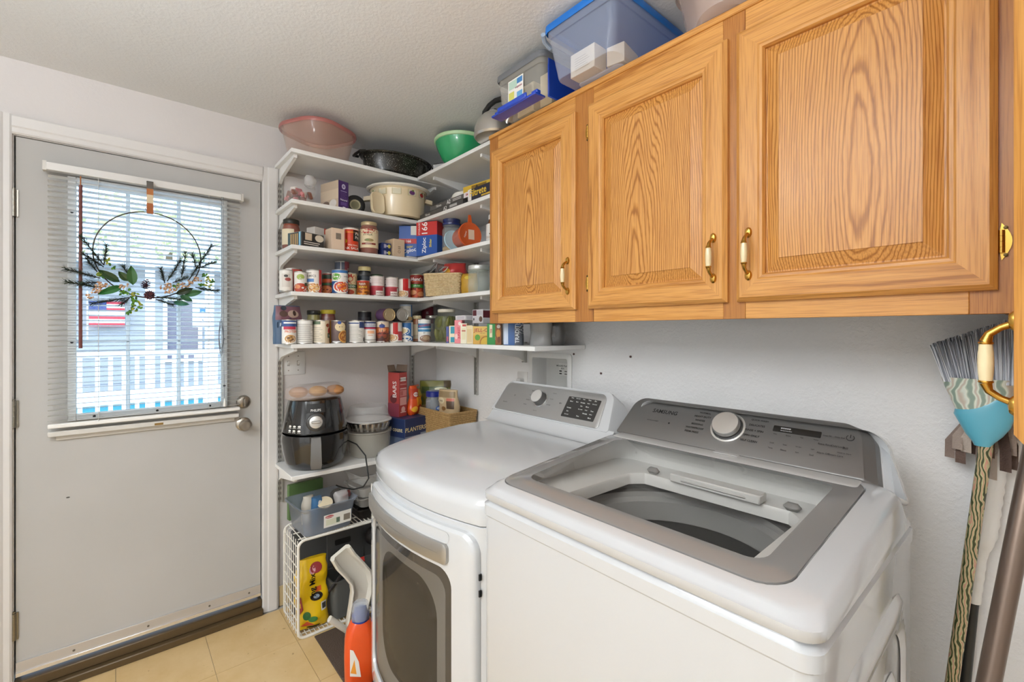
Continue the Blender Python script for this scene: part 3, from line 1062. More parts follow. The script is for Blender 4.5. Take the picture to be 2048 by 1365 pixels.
# scooped white apron between the panel and the deck
def apron(a, b):
    x = -.345 + .66 * a
    y = -.29 + YO + .05 * b
    z = .986 + .046 * (b ** 1.8)
    return (x, y, z)
ap = MB().grid(apron, 10, 8)
ap.build('console_apron', ENAMEL, DR, recalc=False)
pn = MB().loft([[dsl(s * .996, t * .985 + .001, -.002) for s, t in og], [dsl(s * .996, t * .985 + .001, .003) for s, t in og], [dsl(s * .99, t * .97 + .002, .004) for s, t in og]])
pn.build('control_panel', M('b9b8b6', .34, .55), DR)
kn = MB()
def on_panel(mb, sl, s, t, prof, seg=28, mis=None, mi=0):
    n0 = len(mb.v)
    mb.lathe(prof, seg=seg, mis=mis, mi=mi)
    mb.v[n0:] = [sl(s + x, t + y, z) for x, y, z in mb.v[n0:]]
on_panel(kn, dsl, -.036, .076, [(.036, .004), (.036, .006), (.031, .007), (.028, .012), (.028, .034), (.026, .037), (0, .038)], mis=[0, 0, 1, 1, 2, 2])
kn.build('control_knob', [M('cfcecb', .2, .8), M('6b6a68', .4, .5), M('dcdad6', .3, .4)], DR)
dk = MB()
def quad_on(sl, s0, s1, t0, t1, o0=.003, o1=.0052):
    return [[sl(s, t, o) for s, t in rrect(s1 - s0, t1 - t0, .003, 2, (s0 + s1) / 2, (t0 + t1) / 2)] for o in (o0, o1)]
dk.loft(quad_on(dsl, .105, .262, .022, .108))
dk.build('display', M('3a3938', .25), DR)
g = 'efeeea'
pt = []
for r_ in range(6):
    for c_ in range(5):
        if r_ >= 4 or (c_ not in (1,) and (r_ + c_) % 4 != 3):
            pt.append(('t', .115 + (c_ - 2) * .028 + .07, .24 + r_ * .1, .035, ['Dry Level', 'Temp', 'Time', 'Eco', 'More', 'Signal', 'Wrinkle', 'Heavy'][(r_ * 3 + c_) % 8], g))
printer(lambda s, t, off: dsl(s, t, .0052 + off), 1.0, .137, pt, DR)
k6 = '55534f'
tx = []
for i, w_ in enumerate(['Normal', 'Bedding', 'Delicates', 'Sanitize']):
    tx.append(('t', -.098 - .004 * i, .80 - .16 * i, .032, w_, k6))
for i, w_ in enumerate(['Quick Dry', 'Time Dry', 'Air Fluff']):
    tx.append(('t', .027 - .004 * i, .80 - .19 * i, .032, w_, k6))
tx += [('t', -.038, .17, .03, 'Sensor Dry', k6), ('t', .078, .53, .06, '▶II', k6), ('t', -.195, .55, .055, 'O', k6), ('t', -.235, .28, .045, 'SensorDry', k6), ('r', -.005, .012, .0, .001, k6)]
printer(lambda s, t, off: dsl(s, t, .004 + off), 1.0, .137, [p for p in tx], DR)

# front door of the dryer
DO = MB()
DZC, DW2 = .53, 0
def door_ring(x0, x1, z0, z1, r, off, n=8, m=7):
    """rounded outline subdivided along its edges, laid on the bowed front"""
    base = rrect(x1 - x0, z1 - z0, r, n, (x0 + x1) / 2, (z0 + z1) / 2)
    out = []
    for i in range(len(base)):
        a, b = Vector(base[i]), Vector(base[(i + 1) % len(base)])
        k = m if i % (n + 1) == n else 1
        for q in range(k):
            p = a.lerp(b, q / k)
            out.append((p.x, bow(p.x) - off, p.y))
    return out
X0, X1, Z0, Z1 = -.305, .318, .15, .846
rg = [door_ring(X0, X1, Z0, Z1, .05, .0), door_ring(X0, X1, Z0, Z1, .05, .012), door_ring(X0 + .006, X1 - .006, Z0 + .006, Z1 - .006, .046, .020), door_ring(X0 + .02, X1 - .02, Z0 + .02, Z1 - .02, .04, .022),
      door_ring(-.262, .245, .215, .738, .05, .021), door_ring(-.258, .241, .219, .734, .048, .013)]
DO.loft(rg, cap0=False, cap1=False)
ddoor = DO.build('dryer_door', ENAMEL, DR, ang=35)
gl = MB()
gr = [door_ring(-.258, .241, .219, .734, .048, .014), door_ring(-.246, .216, .235, .706, .045, .014)]
for q in (.2, .4, .6, .8, .94):
    gr.append(door_ring(-.258 + .2495 * q, .241 - .2495 * q, .219 + .2575 * q, .734 - .2575 * q, .05 * (1 - q) + .006, .014))
gl.loft(gr, cap0=False, mis=[1, 0, 0, 0, 0, 0])
gl.build('door_glass', [M('3a3938', .05, alpha=.45, spec=.8), M('3d3c3b', .06, spec=.8)], ddoor)
# hollow behind the window: grey surround ring and drum
ir = MB()
inr = [door_ring(-.250, .233, .225, .727, .05, .0095), door_ring(-.165, .175, .30, .675, .10, .007), door_ring(-.160, .170, .306, .668, .10, .002), door_ring(-.12, .13, .345, .63, .09, .002), door_ring(-.07, .08, .40, .56, .06, .002), door_ring(-.02, .03, .46, .50, .01, .002)]
ir.loft(inr, cap0=False, mis=[0, 1, 1, 1, 1])
ir.build('window_surround', [M('b9b7b3', .4, .3), M('2f2e2d', .35)], ddoor)
hd = MB()
ha = []
for off in (.021, .030):
    ha.append(door_ring(-.290, .236, .752, .806, .014, off))
ha.append(door_ring(-.286, .232, .756, .802, .012, .032))
ha.append(door_ring(-.266, .212, .778, .780, .0008, .032))
hd.loft(ha)
hd.build('door_handle_strip', M('aeaca8', .32, .75), ddoor)
gv = MB().loft([door_ring(-.292, .238, .806, .838, .015, .0225), door_ring(-.280, .226, .813, .831, .008, .008), door_ring(-.272, .218, .8215, .8225, .0004, .007)], cap0=False)
gv.build('door_handle_recess', M('c9c7c2', .3), ddoor)
hz_ = MB()
for zz in (.70, .742):
    hz_.box(.3185, .3225, bow(.32) - .008, bow(.32) - .0005, zz - .011, zz + .005)
hz_.build('door_hinge', BLACK, ddoor, smooth=False)
bd = MB()
bd.loft([door_ring(-.33, .335, .085, .135, .01, .0005), door_ring(-.33, .335, .09, .13, .01, .004), door_ring(-.32, .325, .1095, .1105, .0004, .004)], cap0=False)
bd.build('lower_panel_trim', ENAMEL, DR)

# ================================================================ washer
WX0, WX1, WYF, WYB = 1.589, 2.308, -.835, -.205
WC_ = ((WX0 + WX1) / 2, (WYF + WYB) / 2)
WS = thing('washing_machine', 'white top loading washer with a grey framed glass lid', 'washer', (WC_[0], WC_[1], 0))
WW, WD = WX1 - WX0, WYB - WYF
def wr_(ins, z, r=.03, yf=0, yb=0):
    """plan ring of the washer; yf and yb pull in the front and the back"""
    return ring(WW - 2 * ins, WD - 2 * ins - yf - yb, r, z, 6, 0, (yf - yb) / 2)
MB().loft([wr_(.006, .03), wr_(0, .045), wr_(0, .924), wr_(-.003, .928), wr_(-.003, .952), wr_(.004, .958), wr_(.006, .962)], cap1=False).build('cabinet_body', ENAMEL, WS, ang=35)
ft = MB()
for sx in (-1, 1):
    for sy in (-.25, .25):
        ft.lathe([(0, 0), (.02, 0), (.02, .03), (0, .03)], (sx * .3, sy, 0), 12)
ft.build('feet', M('333333', .6), WS)
# embossed panels on the right side
def side_ring(y0, y1, z0, z1, r, off):
    return [(WW / 2 + off, a, b) for a, b in rrect(y1 - y0, z1 - z0, r, 6, (y0 + y1) / 2, (z0 + z1) / 2)]
sp_ = MB()
sp_.loft([side_ring(-.25, .235, .12, .865, .10, .0), side_ring(-.24, .225, .13, .855, .095, .006), side_ring(-.20, .195, .17, .815, .08, .006), side_ring(-.185, .18, .185, .80, .075, .001)], cap0=False, cap1=False)
sp_.loft([side_ring(-.14, .15, .22, .74, .07, .0008), side_ring(-.13, .14, .23, .73, .065, .006), side_ring(-.095, .11, .27, .69, .05, .006), side_ring(-.085, .10, .28, .68, .045, .001)], cap0=False, cap1=False)
sp_.build('side_emboss', ENAMEL, WS, ang=50)
# cover: sloping plane z = LZ(y)
def LZ(y):
    """lid plane height, y in washer space"""
    return 1.0 + ((y + WC_[1]) + .79) * .102
def cov(ins_f, ins_s, dz, r, z=None, yb=-.295):
    yb_ = yb - WC_[1]
    y0 = -WD / 2 + ins_f
    pts = rrect(WW - 2 * ins_s, yb_ - y0, r, 6, 0, (y0 + yb_) / 2)
    return [(x, y, (LZ(y) + dz) if z is None else z) for x, y in pts]
cv = MB()
LX0, LX1, LY0, LY1 = 1.602 - WC_[0], 2.252 - WC_[0], -.792 - WC_[1], -.302 - WC_[1]
def lidr(ins, dz, r, lx0=LX0, lx1=LX1, ly0=LY0, ly1=LY1):
    pts = rrect(lx1 - lx0 - 2 * ins, ly1 - ly0 - 2 * ins, r, 6, (lx0 + lx1) / 2, (ly0 + ly1) / 2)
    return [(x, y, LZ(y) + dz) for x, y in pts]
cv.loft([cov(.002, .002, 0, .03, .963, -.215), cov(-.003, -.003, 0, .035, .967, -.215), cov(-.004, -.003, 0, .035, .982, -.25), cov(.002, .0, -.012, .04), cov(.010, .006, -.004, .045), cov(.02, .014, -.001, .05), lidr(-.003, 0, .05), lidr(0, -.006, .05), lidr(.012, -.012, .05)], cap0=False, cap1=False)
cv.build('top_cover', ENAMEL, WS, ang=50)
# tub deck with the round opening
TZ, TR, TCX, TCY = .968, .263, 1.938 - WC_[0], -.554 - WC_[1]
outer = [(x, y, TZ) for x, y in rrect(.655, .535, .05, 5, (LX0 + LX1) / 2, (LY0 + LY1) / 2)]
n_ = len(outer)
import cmath
def circ(r, z, th0=0, cnt=n_):
    out = []
    for (x, y, _) in outer:
        a = math.atan2(y - TCY, x - TCX)
        out.append((TCX + r * math.cos(a), TCY + r * math.sin(a), z))
    return out
lip = [(x, y, LZ(y) - .010) for x, y, z in outer]
dk_ = MB().loft([lip, outer, circ(TR, TZ), circ(TR - .004, TZ - .006), circ(TR - .004, TZ - .03)], cap0=False, cap1=False)
dk_.build('tub_deck', M('e2e0dc', .3), WS, ang=40)
tub = MB()
seg = 48
tub.lathe([(TR + .004, TZ - .028), (TR + .004, TZ - .045), (TR - .012, TZ - .048), (TR - .014, TZ - .062), (TR - .03, TZ - .07), (TR - .034, TZ - .12)], (TCX, TCY, 0), seg, mis=[0, 0, 1, 1, 1])
tub.build('balance_ring', [M('6f6d6b', .4), M('9d9b98', .35)], WS)
dr_ = MB()
dr_.lathe([(TR - .034, TZ - .118), (TR - .03, TZ - .126), (TR - .03, TZ - .2), (TR - .036, TZ - .206), (TR - .036, TZ - .46), (TR - .06, TZ - .49), (.09, TZ - .495), (.07, TZ - .47), (.03, TZ - .45), (0, TZ - .45)], (TCX, TCY, 0), seg, mis=[0, 0, 0, 0, 0, 1, 1, 1, 1])
drum = dr_.build('drum', [M('8c8a88', .38, .7), M('a9a7a4', .45)], WS)
dh = MB()
for L_ in range(7):
    for i in range(36):
        a = 2 * PI * (i + .5 * (L_ % 2)) / 36
        z = TZ - .235 - .03 * L_
        c, s_ = math.cos(a), math.sin(a)
        R_ = TR - .0365
        q = []
        for k in range(6):
            b = 2 * PI * k / 6
            y_ = .0035 * math.cos(b)
            q.append((TCX + R_ * c - s_ * y_, TCY + R_ * s_ + c * y_, z + .0035 * math.sin(b)))
        dh.add(q, [list(range(6))])
tag(dh.build('drum_holes', BLACK, drum, smooth=False, recalc=False), None, kind='stuff')
# detergent drawer strip and grips along the back of the deck
zb = .978
dt = MB().box(-.115, .115, -.385 - WC_[1], -.342 - WC_[1], TZ, zb + .012, 0, .003)
dt.build('detergent_drawer', M('dddbd7', .3), WS)
MB().box(-.085, .085, -.388 - WC_[1], -.372 - WC_[1], TZ + .006, zb + .004, 0, .004).build('drawer_grip', M('bfbdb9', .35), WS)
for xx in (-.18, .175):
    MB().box(xx - .018, xx + .018, -.372 - WC_[1], -.348 - WC_[1], TZ, zb + .008, 0, .008).build('deck_cap', M('8f8d8a', .4), WS)
# the lid: grey printed border, clear centre
ld = MB()
IN = dict(lx0=1.648 - WC_[0], lx1=2.205 - WC_[0], ly0=-.738 - WC_[1], ly1=-.352 - WC_[1])
lb = [lidr(0, -.002, .05), lidr(0, .001, .05), lidr(.002, .002, .05), lidr(0, .002, .03, **IN)]
ld.loft(lb, cap0=False, cap1=False)
lid = ld.build('lid', M('878583', .1, coat=.6), WS, ang=40)
lg = MB().loft([lidr(0, .0018, .03, **IN), lidr(.1, .0018, .02, **IN)], cap0=False)
lg.build('lid_glass', glass_pane('f8f8f7'), lid, recalc=False)
lb2 = MB().loft([lidr(0, .0022, .01, LX0 + .012, LX1 - .012, -.348 - WC_[1], LY1 + .002), lidr(.003, .0032, .01, LX0 + .012, LX1 - .012, -.348 - WC_[1], LY1 + .002)], cap0=False)
lb2.build('lid_back_band', M('c9c7c4', .15, coat=.5), lid)
ln_ = MB().box(-.03, .035, -.318 - WC_[1], -.300 - WC_[1], LZ(-.31 - WC_[1]) + .002, LZ(-.31 - WC_[1]) + .006, 0, .002)
ln_.build('lid_latch', M('d9d7d4', .12, alpha=.6), lid)
# console
wsl = slope((-.030, -.296 - WC_[1], 1.049), (0, .09, .105))
wo = outline_trap(.652, .60, .139, (.006, .045), 8)
hs = MB()
def esm(s):
    return max(0, min(1, (s - .22) / .06))
wbig = outline_trap(.70, .615, .150, (.008, .05), 8)
back = [(s * .98 + .012, WYB - WC_[1] + .005, 1.0 + (t - .01) * 1.02) for s, t in wbig]
mid = [(s * 1.0 + .006, -.235 - WC_[1] + .002, 1.01 + (t - .01) * 1.0) for s, t in wbig]
hs.loft([back, mid, [wsl(s * 1.025 + .006 + .030 * esm(s), t * 1.03 - .002, -.010 - .034 * esm(s)) for s, t in wo], [wsl(s * 1.006 + .027 * esm(s), t * 1.008, -.001 - .031 * esm(s)) for s, t in wo], [wsl(s, t, -.004 - .03 * esm(s)) for s, t in wo]])
hs.build('console_housing', ENAMEL, WS, ang=40)
pn = MB().loft([[wsl(s, t, -.003) for s, t in wo], [wsl(s, t, .002) for s, t in wo], [wsl(s * .992, t * .97 + .002, .004) for s, t in wo]])
pn.build('control_panel', M('787674', .38, .45), WS)
rt_ = sorted([p for p in wo if p[0] > .2], key=lambda p: p[1])
pe = MB().loft([[wsl(s, t, .0015), wsl(s + .020, t - .001, -.010), wsl(s + .026, t - .002, -.03)] for s, t in rt_], cap0=False, cap1=False, closed=False)
pe.build('panel_end', M('787674', .38, .45), WS, recalc=False)
kn = MB()
on_panel(kn, wsl, .0095, .078, [(.046, .004), (.046, .0055), (.041, .006), (.038, .004), (.034, .006), (.034, .012), (.036, .014), (.036, .024), (.034, .027), (0, .0275)], 40, [0, 0, 0, 1, 1, 0, 0, 0, 0])
kn.build('control_knob', [M('d2d1ce', .34, .9), M('3c3b3a', .5)], WS)
dk = MB().loft([[wsl(s, t, o) for s, t in rrect(.106, .017, .002, 2, .174, .096)] for o in (.003, .0048)])
dk.build('display', M('161616', .2), WS)
kd = '1c1b1a'
tx = [('t', -.187, .69, .095, 'SAMSUNG', kd, 0, .12), ('t', -.215, .43, .032, 'ACTIVE WATERJET', kd), ('t', -.16, .43, .05, '◆', kd)]
for i, w_ in enumerate(['NORMAL', 'HEAVY DUTY', 'WHITES', 'BEDDING', 'WATERPROOF', 'PERM PRESS']):
    tx.append(('t', -.063 - .004 * i, .80 - .095 * i, .042, w_, kd))
for i, w_ in enumerate(['QUICK WASH', 'DELICATES', 'RINSE + SPIN', 'SPIN ONLY', 'SELF CLEAN']):
    tx.append(('t', .085 - .003 * i, .80 - .115 * i, .042, w_, kd))
for i, w_ in enumerate(['Temp', 'Rinse', 'Spin', 'Soil']):
    tx += [('t', .130 + .030 * i, .57, .026, ['Hot', 'Extra', 'High', 'Heavy'][i], kd), ('t', .128 + .030 * i, .38, .026, ['Cold', 'Less', 'No Spin', 'Light'][i], kd), ('t', .128 + .030 * i, .27, .032, w_, kd)]
for i, w_ in enumerate(['Deep Fill', 'Delay End', 'Extra Rinse', 'Child Lock', 'Alarm Off', 'Smart Care']):
    tx.append(('t', .240 + .025 * (i % 2), .68 - .17 * (i // 2), .032, w_, kd))
tx += [('t', .280, .50, .05, '▶II', kd), ('t', .280, .40, .026, 'Hold to Start', kd)]
printer(lambda s, t, off: wsl(s, t, .004 + off), 1.0, .139, tx, WS)
printer(lambda s, t, off: wsl(s, t, .0048 + off), 1.0, .139, [('t', .150, .71, .03, 'ooooo', 'c9c9c9'), ('t', .152, .66, .022, 'Sensing Wash Rinse', 'c9c9c9')], WS)
pw = MB().tube([wsl(.284 + .0075 * math.sin(a), .100 + .0075 * math.cos(a), .0045) for a in [math.radians(40 + 28 * i) for i in range(11)]], .0007, 5).tube([wsl(.284, .1, .0045), wsl(.284, .1085, .0045)], .0007, 5)
pw.build('power_symbol', M(kd, .5), WS)

# ================================================================ groceries
def cyl(r):
    return lambda s, t, off: ((r + off) * math.cos(s / r), (r + off) * math.sin(s / r), t)

def can(x, y, z, r, h, base, patches, label, dth=0, metal=True, group='tins on the shelves', cat='can', name='food_can', lidm=None, lay=None):
    """ribbed-rim tin with a wrapped paper label"""
    t = thing(name, label, cat, (x, y, z), face(x, y) + math.radians(dth), group)
    if lay:
        t.rotation_euler = lay
    MB().lathe([(0, .003), (r - .004, .003), (r - .003, .0), (r, .0), (r + .0006, .002), (r - .0006, .005), (r - .0006, h - .005), (r + .0006, h - .002), (r, h), (r - .0025, h), (r - .004, h - .004), (r * .62, h - .004), (r * .6, h - .0034), (r * .58, h - .004), (0, h - .004)], seg=26).build('tin', lidm or TIN, t)
    lb = MB().lathe([(r - .0002, .005), (r + .0001, .0055), (r + .0001, h - .0055), (r - .0002, h - .005)], seg=26).build('paper_label', M(base, .42), t)
    W_ = PI * r
    printer(cyl(r), W_, h, patches, lb)
    return t

def jar(x, y, z, r, h, body, lid, patches, label, neck=.8, lidh=.016, group='jars on the shelves', name='glass_jar', cat='jar', dth=0, fill=1., glass='dfe4e0', alpha=.09, lb=(.16, .72), base=None, sh=.78):
    """glass jar: see-through skin, contents, screw lid, paper label"""
    t = thing(name, label, cat, (x, y, z), face(x, y) + math.radians(dth), group)
    hb = h - lidh
    prof = [(0, .001), (r * .9, 0), (r, .006), (r, hb * sh), (r * (neck + .1), hb * (sh + .12)), (r * neck, hb * .94), (r * neck, hb + .004)]
    MB().lathe(prof, seg=26).build('glass', clear(glass, alpha, .05), t)
    if fill > 0:
        zf = hb * fill
        pr = [(0, .003), (r * .88, .003), (r * .97, .009)]
        if zf > hb * sh:
            pr += [(r * .97, hb * sh), (r * neck * .97, zf), (0, zf)]
        else:
            pr += [(r * .97, zf), (0, zf)]
        MB().lathe(pr, seg=26).build('contents', M(body, .3, coat=.3), t)
    R_ = r * neck + .003
    MB().lathe([(R_ - .001, hb - .002), (R_, hb), (R_, h - .003), (R_ - .002, h), (0, h)], seg=26).build('lid', lid, t)
    if base:
        lo = MB().lathe([(r + .0002, hb * lb[0]), (r + .0006, hb * lb[0] + .0004), (r + .0006, hb * lb[1]), (r + .0002, hb * lb[1])], seg=26).build('paper_label', M(base, .45), t)
        f = cyl(r + .0004)
        z0 = hb * lb[0]
        printer(lambda s, t_, off: f(s, t_ + z0, off), PI * r, hb * (lb[1] - lb[0]), patches, lo)
    return t

def carton(x, y, z, d, w, h, base, front, label, yaw=0, left=(), right=(), top=None, group='boxed goods on the shelves', name='carton', cat='box', tilt=(0, 0), rough=.42, b=.0015):
    """folded card box; front faces local +x"""
    t = thing(name, label, cat, (x, y, z), rot=(tilt[0], tilt[1], math.radians(yaw)), group=group)
    c = MB().box(-d / 2, d / 2, -w / 2, w / 2, 0, h, b=b).build('card_box', M(base, rough), t)
    if top:
        MB().box(-d / 2 + .001, d / 2 - .001, -w / 2 + .001, w / 2 - .001, h, h + .0006).build('top_flap', M(top, rough), c, smooth=False)
    printer(lambda s, tt, off: (d / 2 + off, s, tt), w, h, front, c, edge=True)
    if left:
        printer(lambda s, tt, off: (s, -w / 2 - off, tt), d, h, left, c, edge=True)
    if right:
        printer(lambda s, tt, off: (-s, w / 2 + off, tt), d, h, right, c, edge=True)
    return t

def bag_surface(w, d, h, seed, lump=.012, top=.25, bot=.6, fr=9):
    """closed soft bag: returns point on it for angle a and height fraction q"""
    def f(a, q, off=0.):
        prof = math.sin(PI * (bot + (1 - bot) * 0) * .5)
        tq = min(1, max(0, q))
        env = 1.0
        if tq > .72:
            env = 1 - (1 - top) * ((tq - .72) / .28) ** 1.3
        if tq < .16:
            env = min(env, bot + (1 - bot) * (tq / .16) ** .6)
        ex = (w / 2) * (1 - .12 * (1 - env)) * math.copysign(abs(math.sin(a)) ** .75, math.sin(a))
        ey = (d / 2) * env * math.copysign(abs(math.cos(a)) ** .85, math.cos(a))
        p = Vector((ey, ex, tq * h))
        nz = noise.noise(Vector((p.x * fr + seed, p.y * fr * 1.6, p.z * fr * 1.4)))
        n2 = noise.noise(Vector((p.x * fr * 3 + seed, p.y * fr * 3.6, p.z * fr * 3.4)))
        nn = Vector((math.cos(a), math.sin(a) * d / w, 0)).normalized()
        return tuple(p + nn * (nz * lump + n2 * lump * .35 + off))
    return f

def bag_mesh(f, na=32, nq=18):
    rings = [[f(2 * PI * i / na, q / nq) for i in range(na)] for q in range(nq + 1)]
    return MB().loft(rings)

def bag(x, y, z, w, d, h, base, patches, label, yaw, seed, cat='bag', name='food_bag', group=None, rough=.3, rot=None, lump=.012, mat=None, top=.25, bot=.6, fr=9):
    t = thing(name, label, cat, (x, y, z), rot=rot or (0, 0, math.radians(yaw)), group=group)
    f = bag_surface(w, d, h, seed, lump, top, bot, fr)
    c = bag_mesh(f).build('bag_skin', mat or M(base, rough, coat=.3), t, ang=60)
    def surf(s, tt, off):
        q = max(-.999, min(.999, s / (w / 2)))
        a = math.asin(math.copysign(abs(q) ** (1 / .75), q))
        return f(a, tt / h, off + .0006)
    # soft print is cut finer so that it follows the folds
    pp = []
    for p in patches:
        if p[0] == 'r':
            n = 6
            for i in range(n):
                for j in range(n):
                    s0, s1, t0, t1 = p[1:5]
                    pp.append(('r', s0 + (s1 - s0) * i / n, s0 + (s1 - s0) * (i + 1) / n, t0 + (t1 - t0) * j / n, t0 + (t1 - t0) * (j + 1) / n, p[5]))
        else:
            pp.append(p)
    lev = {}
    A, B = [p for p in pp if p[0] == 'r'], [p for p in pp if p[0] != 'r']
    for grp in (A, B):
        if grp:
            k = .0008 if grp is B else 0
            if grp is A:
                byc = {}
                for p in grp:
                    byc.setdefault(p[5], []).append(p)
                mb = MB()
                cols = list(byc)
                for ci, cc in enumerate(cols):
                    for p in byc[cc]:
                        mb.grid(lambda a, b: surf((p[1] + (p[2] - p[1]) * a) * w, (p[3] + (p[4] - p[3]) * b) * h, .0004 + .0003 * ci), 2, 2, ci)
                mb.build('print', [M(cc, rough) for cc in cols], c, recalc=False)
            else:
                printer(lambda s, tt, off: surf(s, tt, off + k), w, h, grp, c, rough)
    return t

def nutri(s0, s1, t0, t1, ink='6a6660', n=7):
    """small print table: ruled lines"""
    out = []
    for i in range(n):
        tt = t0 + (t1 - t0) * i / n
        out.append(('r', s0, s1 - (.12 * (s1 - s0) * (i % 3)), tt, tt + (t1 - t0) / n * .17, ink))
    return out

# ---------------------------------------------------------------- fifth shelf, door wall: front row of tins
def bowl(s, t_, rs, rt, rim, food, chunk):
    return [('e', s, t_, rs, rt, rim), ('e', s, t_ + .01, rs * .86, rt * .8, food), ('e', s - rs * .3, t_ + rt * .2, rs * .25, rt * .2, chunk), ('e', s + rs * .3, t_ - rt * .1, rs * .22, rt * .22, chunk), ('e', s, t_ - rt * .35, rs * .2, rt * .15, chunk), ('e', s + rs * .1, t_ + rt * .4, rs * .18, rt * .14, chunk)]
RX_ = .245
can(.268, -.931, S5, .030, .111, 'efece6', [('b', .72, .96, '3d5a94'), ('r', -.3, .35, .84, .9, 'f2f2f2'), ('r', -.3, .3, .6, .72, 'c63a55'), ('t', .06, .52, .09, 'PROTEIN', 'd9622e'), ('t', -.02, .62, .05, 'MORE', 'c84f3a')] + bowl(.02, .22, .3, .2, 'f7f4ee', 'c79a5e', '7d5a3a'), 'small white and blue tin reading PROTEIN before the blue pouch', 8)
can(.250, -.862, S5, .0375, .112, 'f1eee8', [('r', -.62, -.36, .0, 1, 'dfe6f0'), ('r', .42, .7, .66, .95, '33466f'), ('r', -.5, -.3, .7, 1, '6f86b3')] + nutri(-.28, .38, .1, .88, '77736c', 10), 'white tin with nutrition table, right of the PROTEIN tin', 5)
can(.247, -.784, S5, .0365, .111, 'efe3cd', [('r', -.42, -.02, .82, .95, '66785f'), ('r', .16, .42, .0, 1, 'e2cfae'), ('e', .3, .78, .1, .08, '9c4a2a'), ('e', .42, .55, .12, .14, 'b8342a'), ('r', .28, .6, .25, .45, '2f5a3c'), ('t', .42, .35, .09, 'Bio', 'efefef')] + nutri(-.42, .05, .15, .74, '8a8577', 8), 'cream tin with small print and red peppers on its label')
can(.247, -.704, S5, .0365, .111, '6d5a58', [('r', -.62, -.32, 0, 1, 'd99a2b'), ('e', .12, .72, .24, .2, 'e8d4a8'), ('e', .06, .9, .08, .07, '3d5aa0'), ('p', [(-.1, .0), (.5, .0), (.5, .55), (.2, .6)], '57453f')] + bowl(.28, .3, .26, .28, 'e6b25c', 'a9642e', 'd9a050') + [('r', -.22, .1, .06, .1, 'e8e8e8'), ('r', .46, .8, 0, 1, '8c3a1f')], 'brown soup tin with golden tortilla bowl on its label')
can(.247, -.612, S5, .0372, .113, 'f0ece4', [('r', .12, .5, .66, .93, '35477c'), ('r', -.5, .1, .84, .9, '5f6f96')] + nutri(-.45, .25, .12, .8, '7a766f', 11) + [('p', [(.3, .08), (.48, .08), (.48, .2), (.39, .28), (.3, .2)], '6c6a66')], 'white tin with navy corner and nutrition table, middle of lower row')
can(.245, -.543, S5, .0315, .111, 'f2eee7', [('b', .62, .95, '2f3f74'), ('r', -.4, .4, .82, .88, 'f3f3f3'), ('r', -.4, .4, .74, .79, 'e9e9e9'), ('r', -.4, .4, .64, .7, 'c83a4a'), ('r', -.1, .25, .42, .56, 'f0b48c'), ('t', .05, .35, .05, 'chicken', 'd98a5c'), ('r', -.3, .4, .12, .15, '99958c')], 'white tin with navy top band and red stripe')
can(.245, -.475, S5, .0345, .111, '8a4a2c', [('b', .72, .96, 'e6d3bb'), ('t', 0, .86, .12, 'h', '2d2d35'), ('e', 0, .77, .14, .09, '3a4f96'), ('r', -.5, .5, .45, .68, 'c96a34'), ('r', -.14, .14, .5, .66, 'f0c9a0'), ('e', 0, .3, .5, .3, '5b332e'), ('e', .0, .42, .42, .12, '9c4a3a'), ('r', -.4, .1, .04, .07, 'e6e0d8')], 'brown and orange tin with a round blue badge')
can(.245, -.400, S5, .0345, .105, 'efe6dc', [('r', -.12, .12, .4, 1, 'c2201f'), ('r', .12, .75, .55, 1, 'e9dfd6'), ('r', .12, .75, .1, .55, 'b3484c'), ('e', -.4, .5, .1, .09, '4a78b8')] + bowl(-.2, .22, .35, .22, 'f4efe6', 'cfa070', 'e0b884'), 'red and white soup tin with noodle bowl, left of blue tin')
can(.238, -.330, S5, .033, .108, '2f6aa8', [('b', .0, .06, 'e8e4dc'), ('e', -.2, .55, .36, .2, 'f3efe6'), ('e', -.2, .56, .26, .12, 'e2cf9c'), ('r', .25, .75, .3, 1, 'dfd9cd'), ('e', -.1, .18, .4, .16, 'f0ece2')], 'blue and white tin at the inner corner, lower row')
# behind and on top of that row
jar(.13, -.782, S5, .031, .162, 'a39a52', M('26241f', .4), [], 'jar of pale olives with a black lid behind the tins', .9, .02, sh=.8)
jar(.13, -.712, S5, .040, .166, '7a352a', M('d9c53c', .35), [], 'dark red jar with a yellow lid behind the tins', .82, .018, sh=.7)
can(.18, -.452, S5 + .1115 + .033, .033, .105, '7a4a2a', [('b', .1, .9, '6b4a70')], 'tin lying on its side on the row, left of two, gold end showing', lay=(0, PI / 2, 0), lidm=M('d2c09a', .3, .8))
can(.18, -.378, S5 + .1115 + .035, .0345, .105, '2c2a2a', [('b', .1, .9, '3b3a3a')], 'tin lying on its side on the row, right of two, silver end showing', lay=(0, PI / 2, 0), lidm=M('cfccc6', .3, .8))
can(.14, -.525, S5, .034, .165, '1c1c20', [('b', .2, .8, '2d2d33')], 'tall black tin standing behind the tins lying on their sides')
can(.205, -.318, S5 + .1085, .033, .096, 'dfdad0', [('r', .3, .8, .0, 1, '2f6aa8'), ('r', -.5, .3, .9, 1, 'b8c6d6'), ('r', -.5, .6, .1, .3, 'e2c48c'), ('r', .0, .18, .12, .3, '6a5a48')] + nutri(-.42, .25, .36, .88, '8f8a80', 8), 'tin with small print stacked on the blue corner tin')
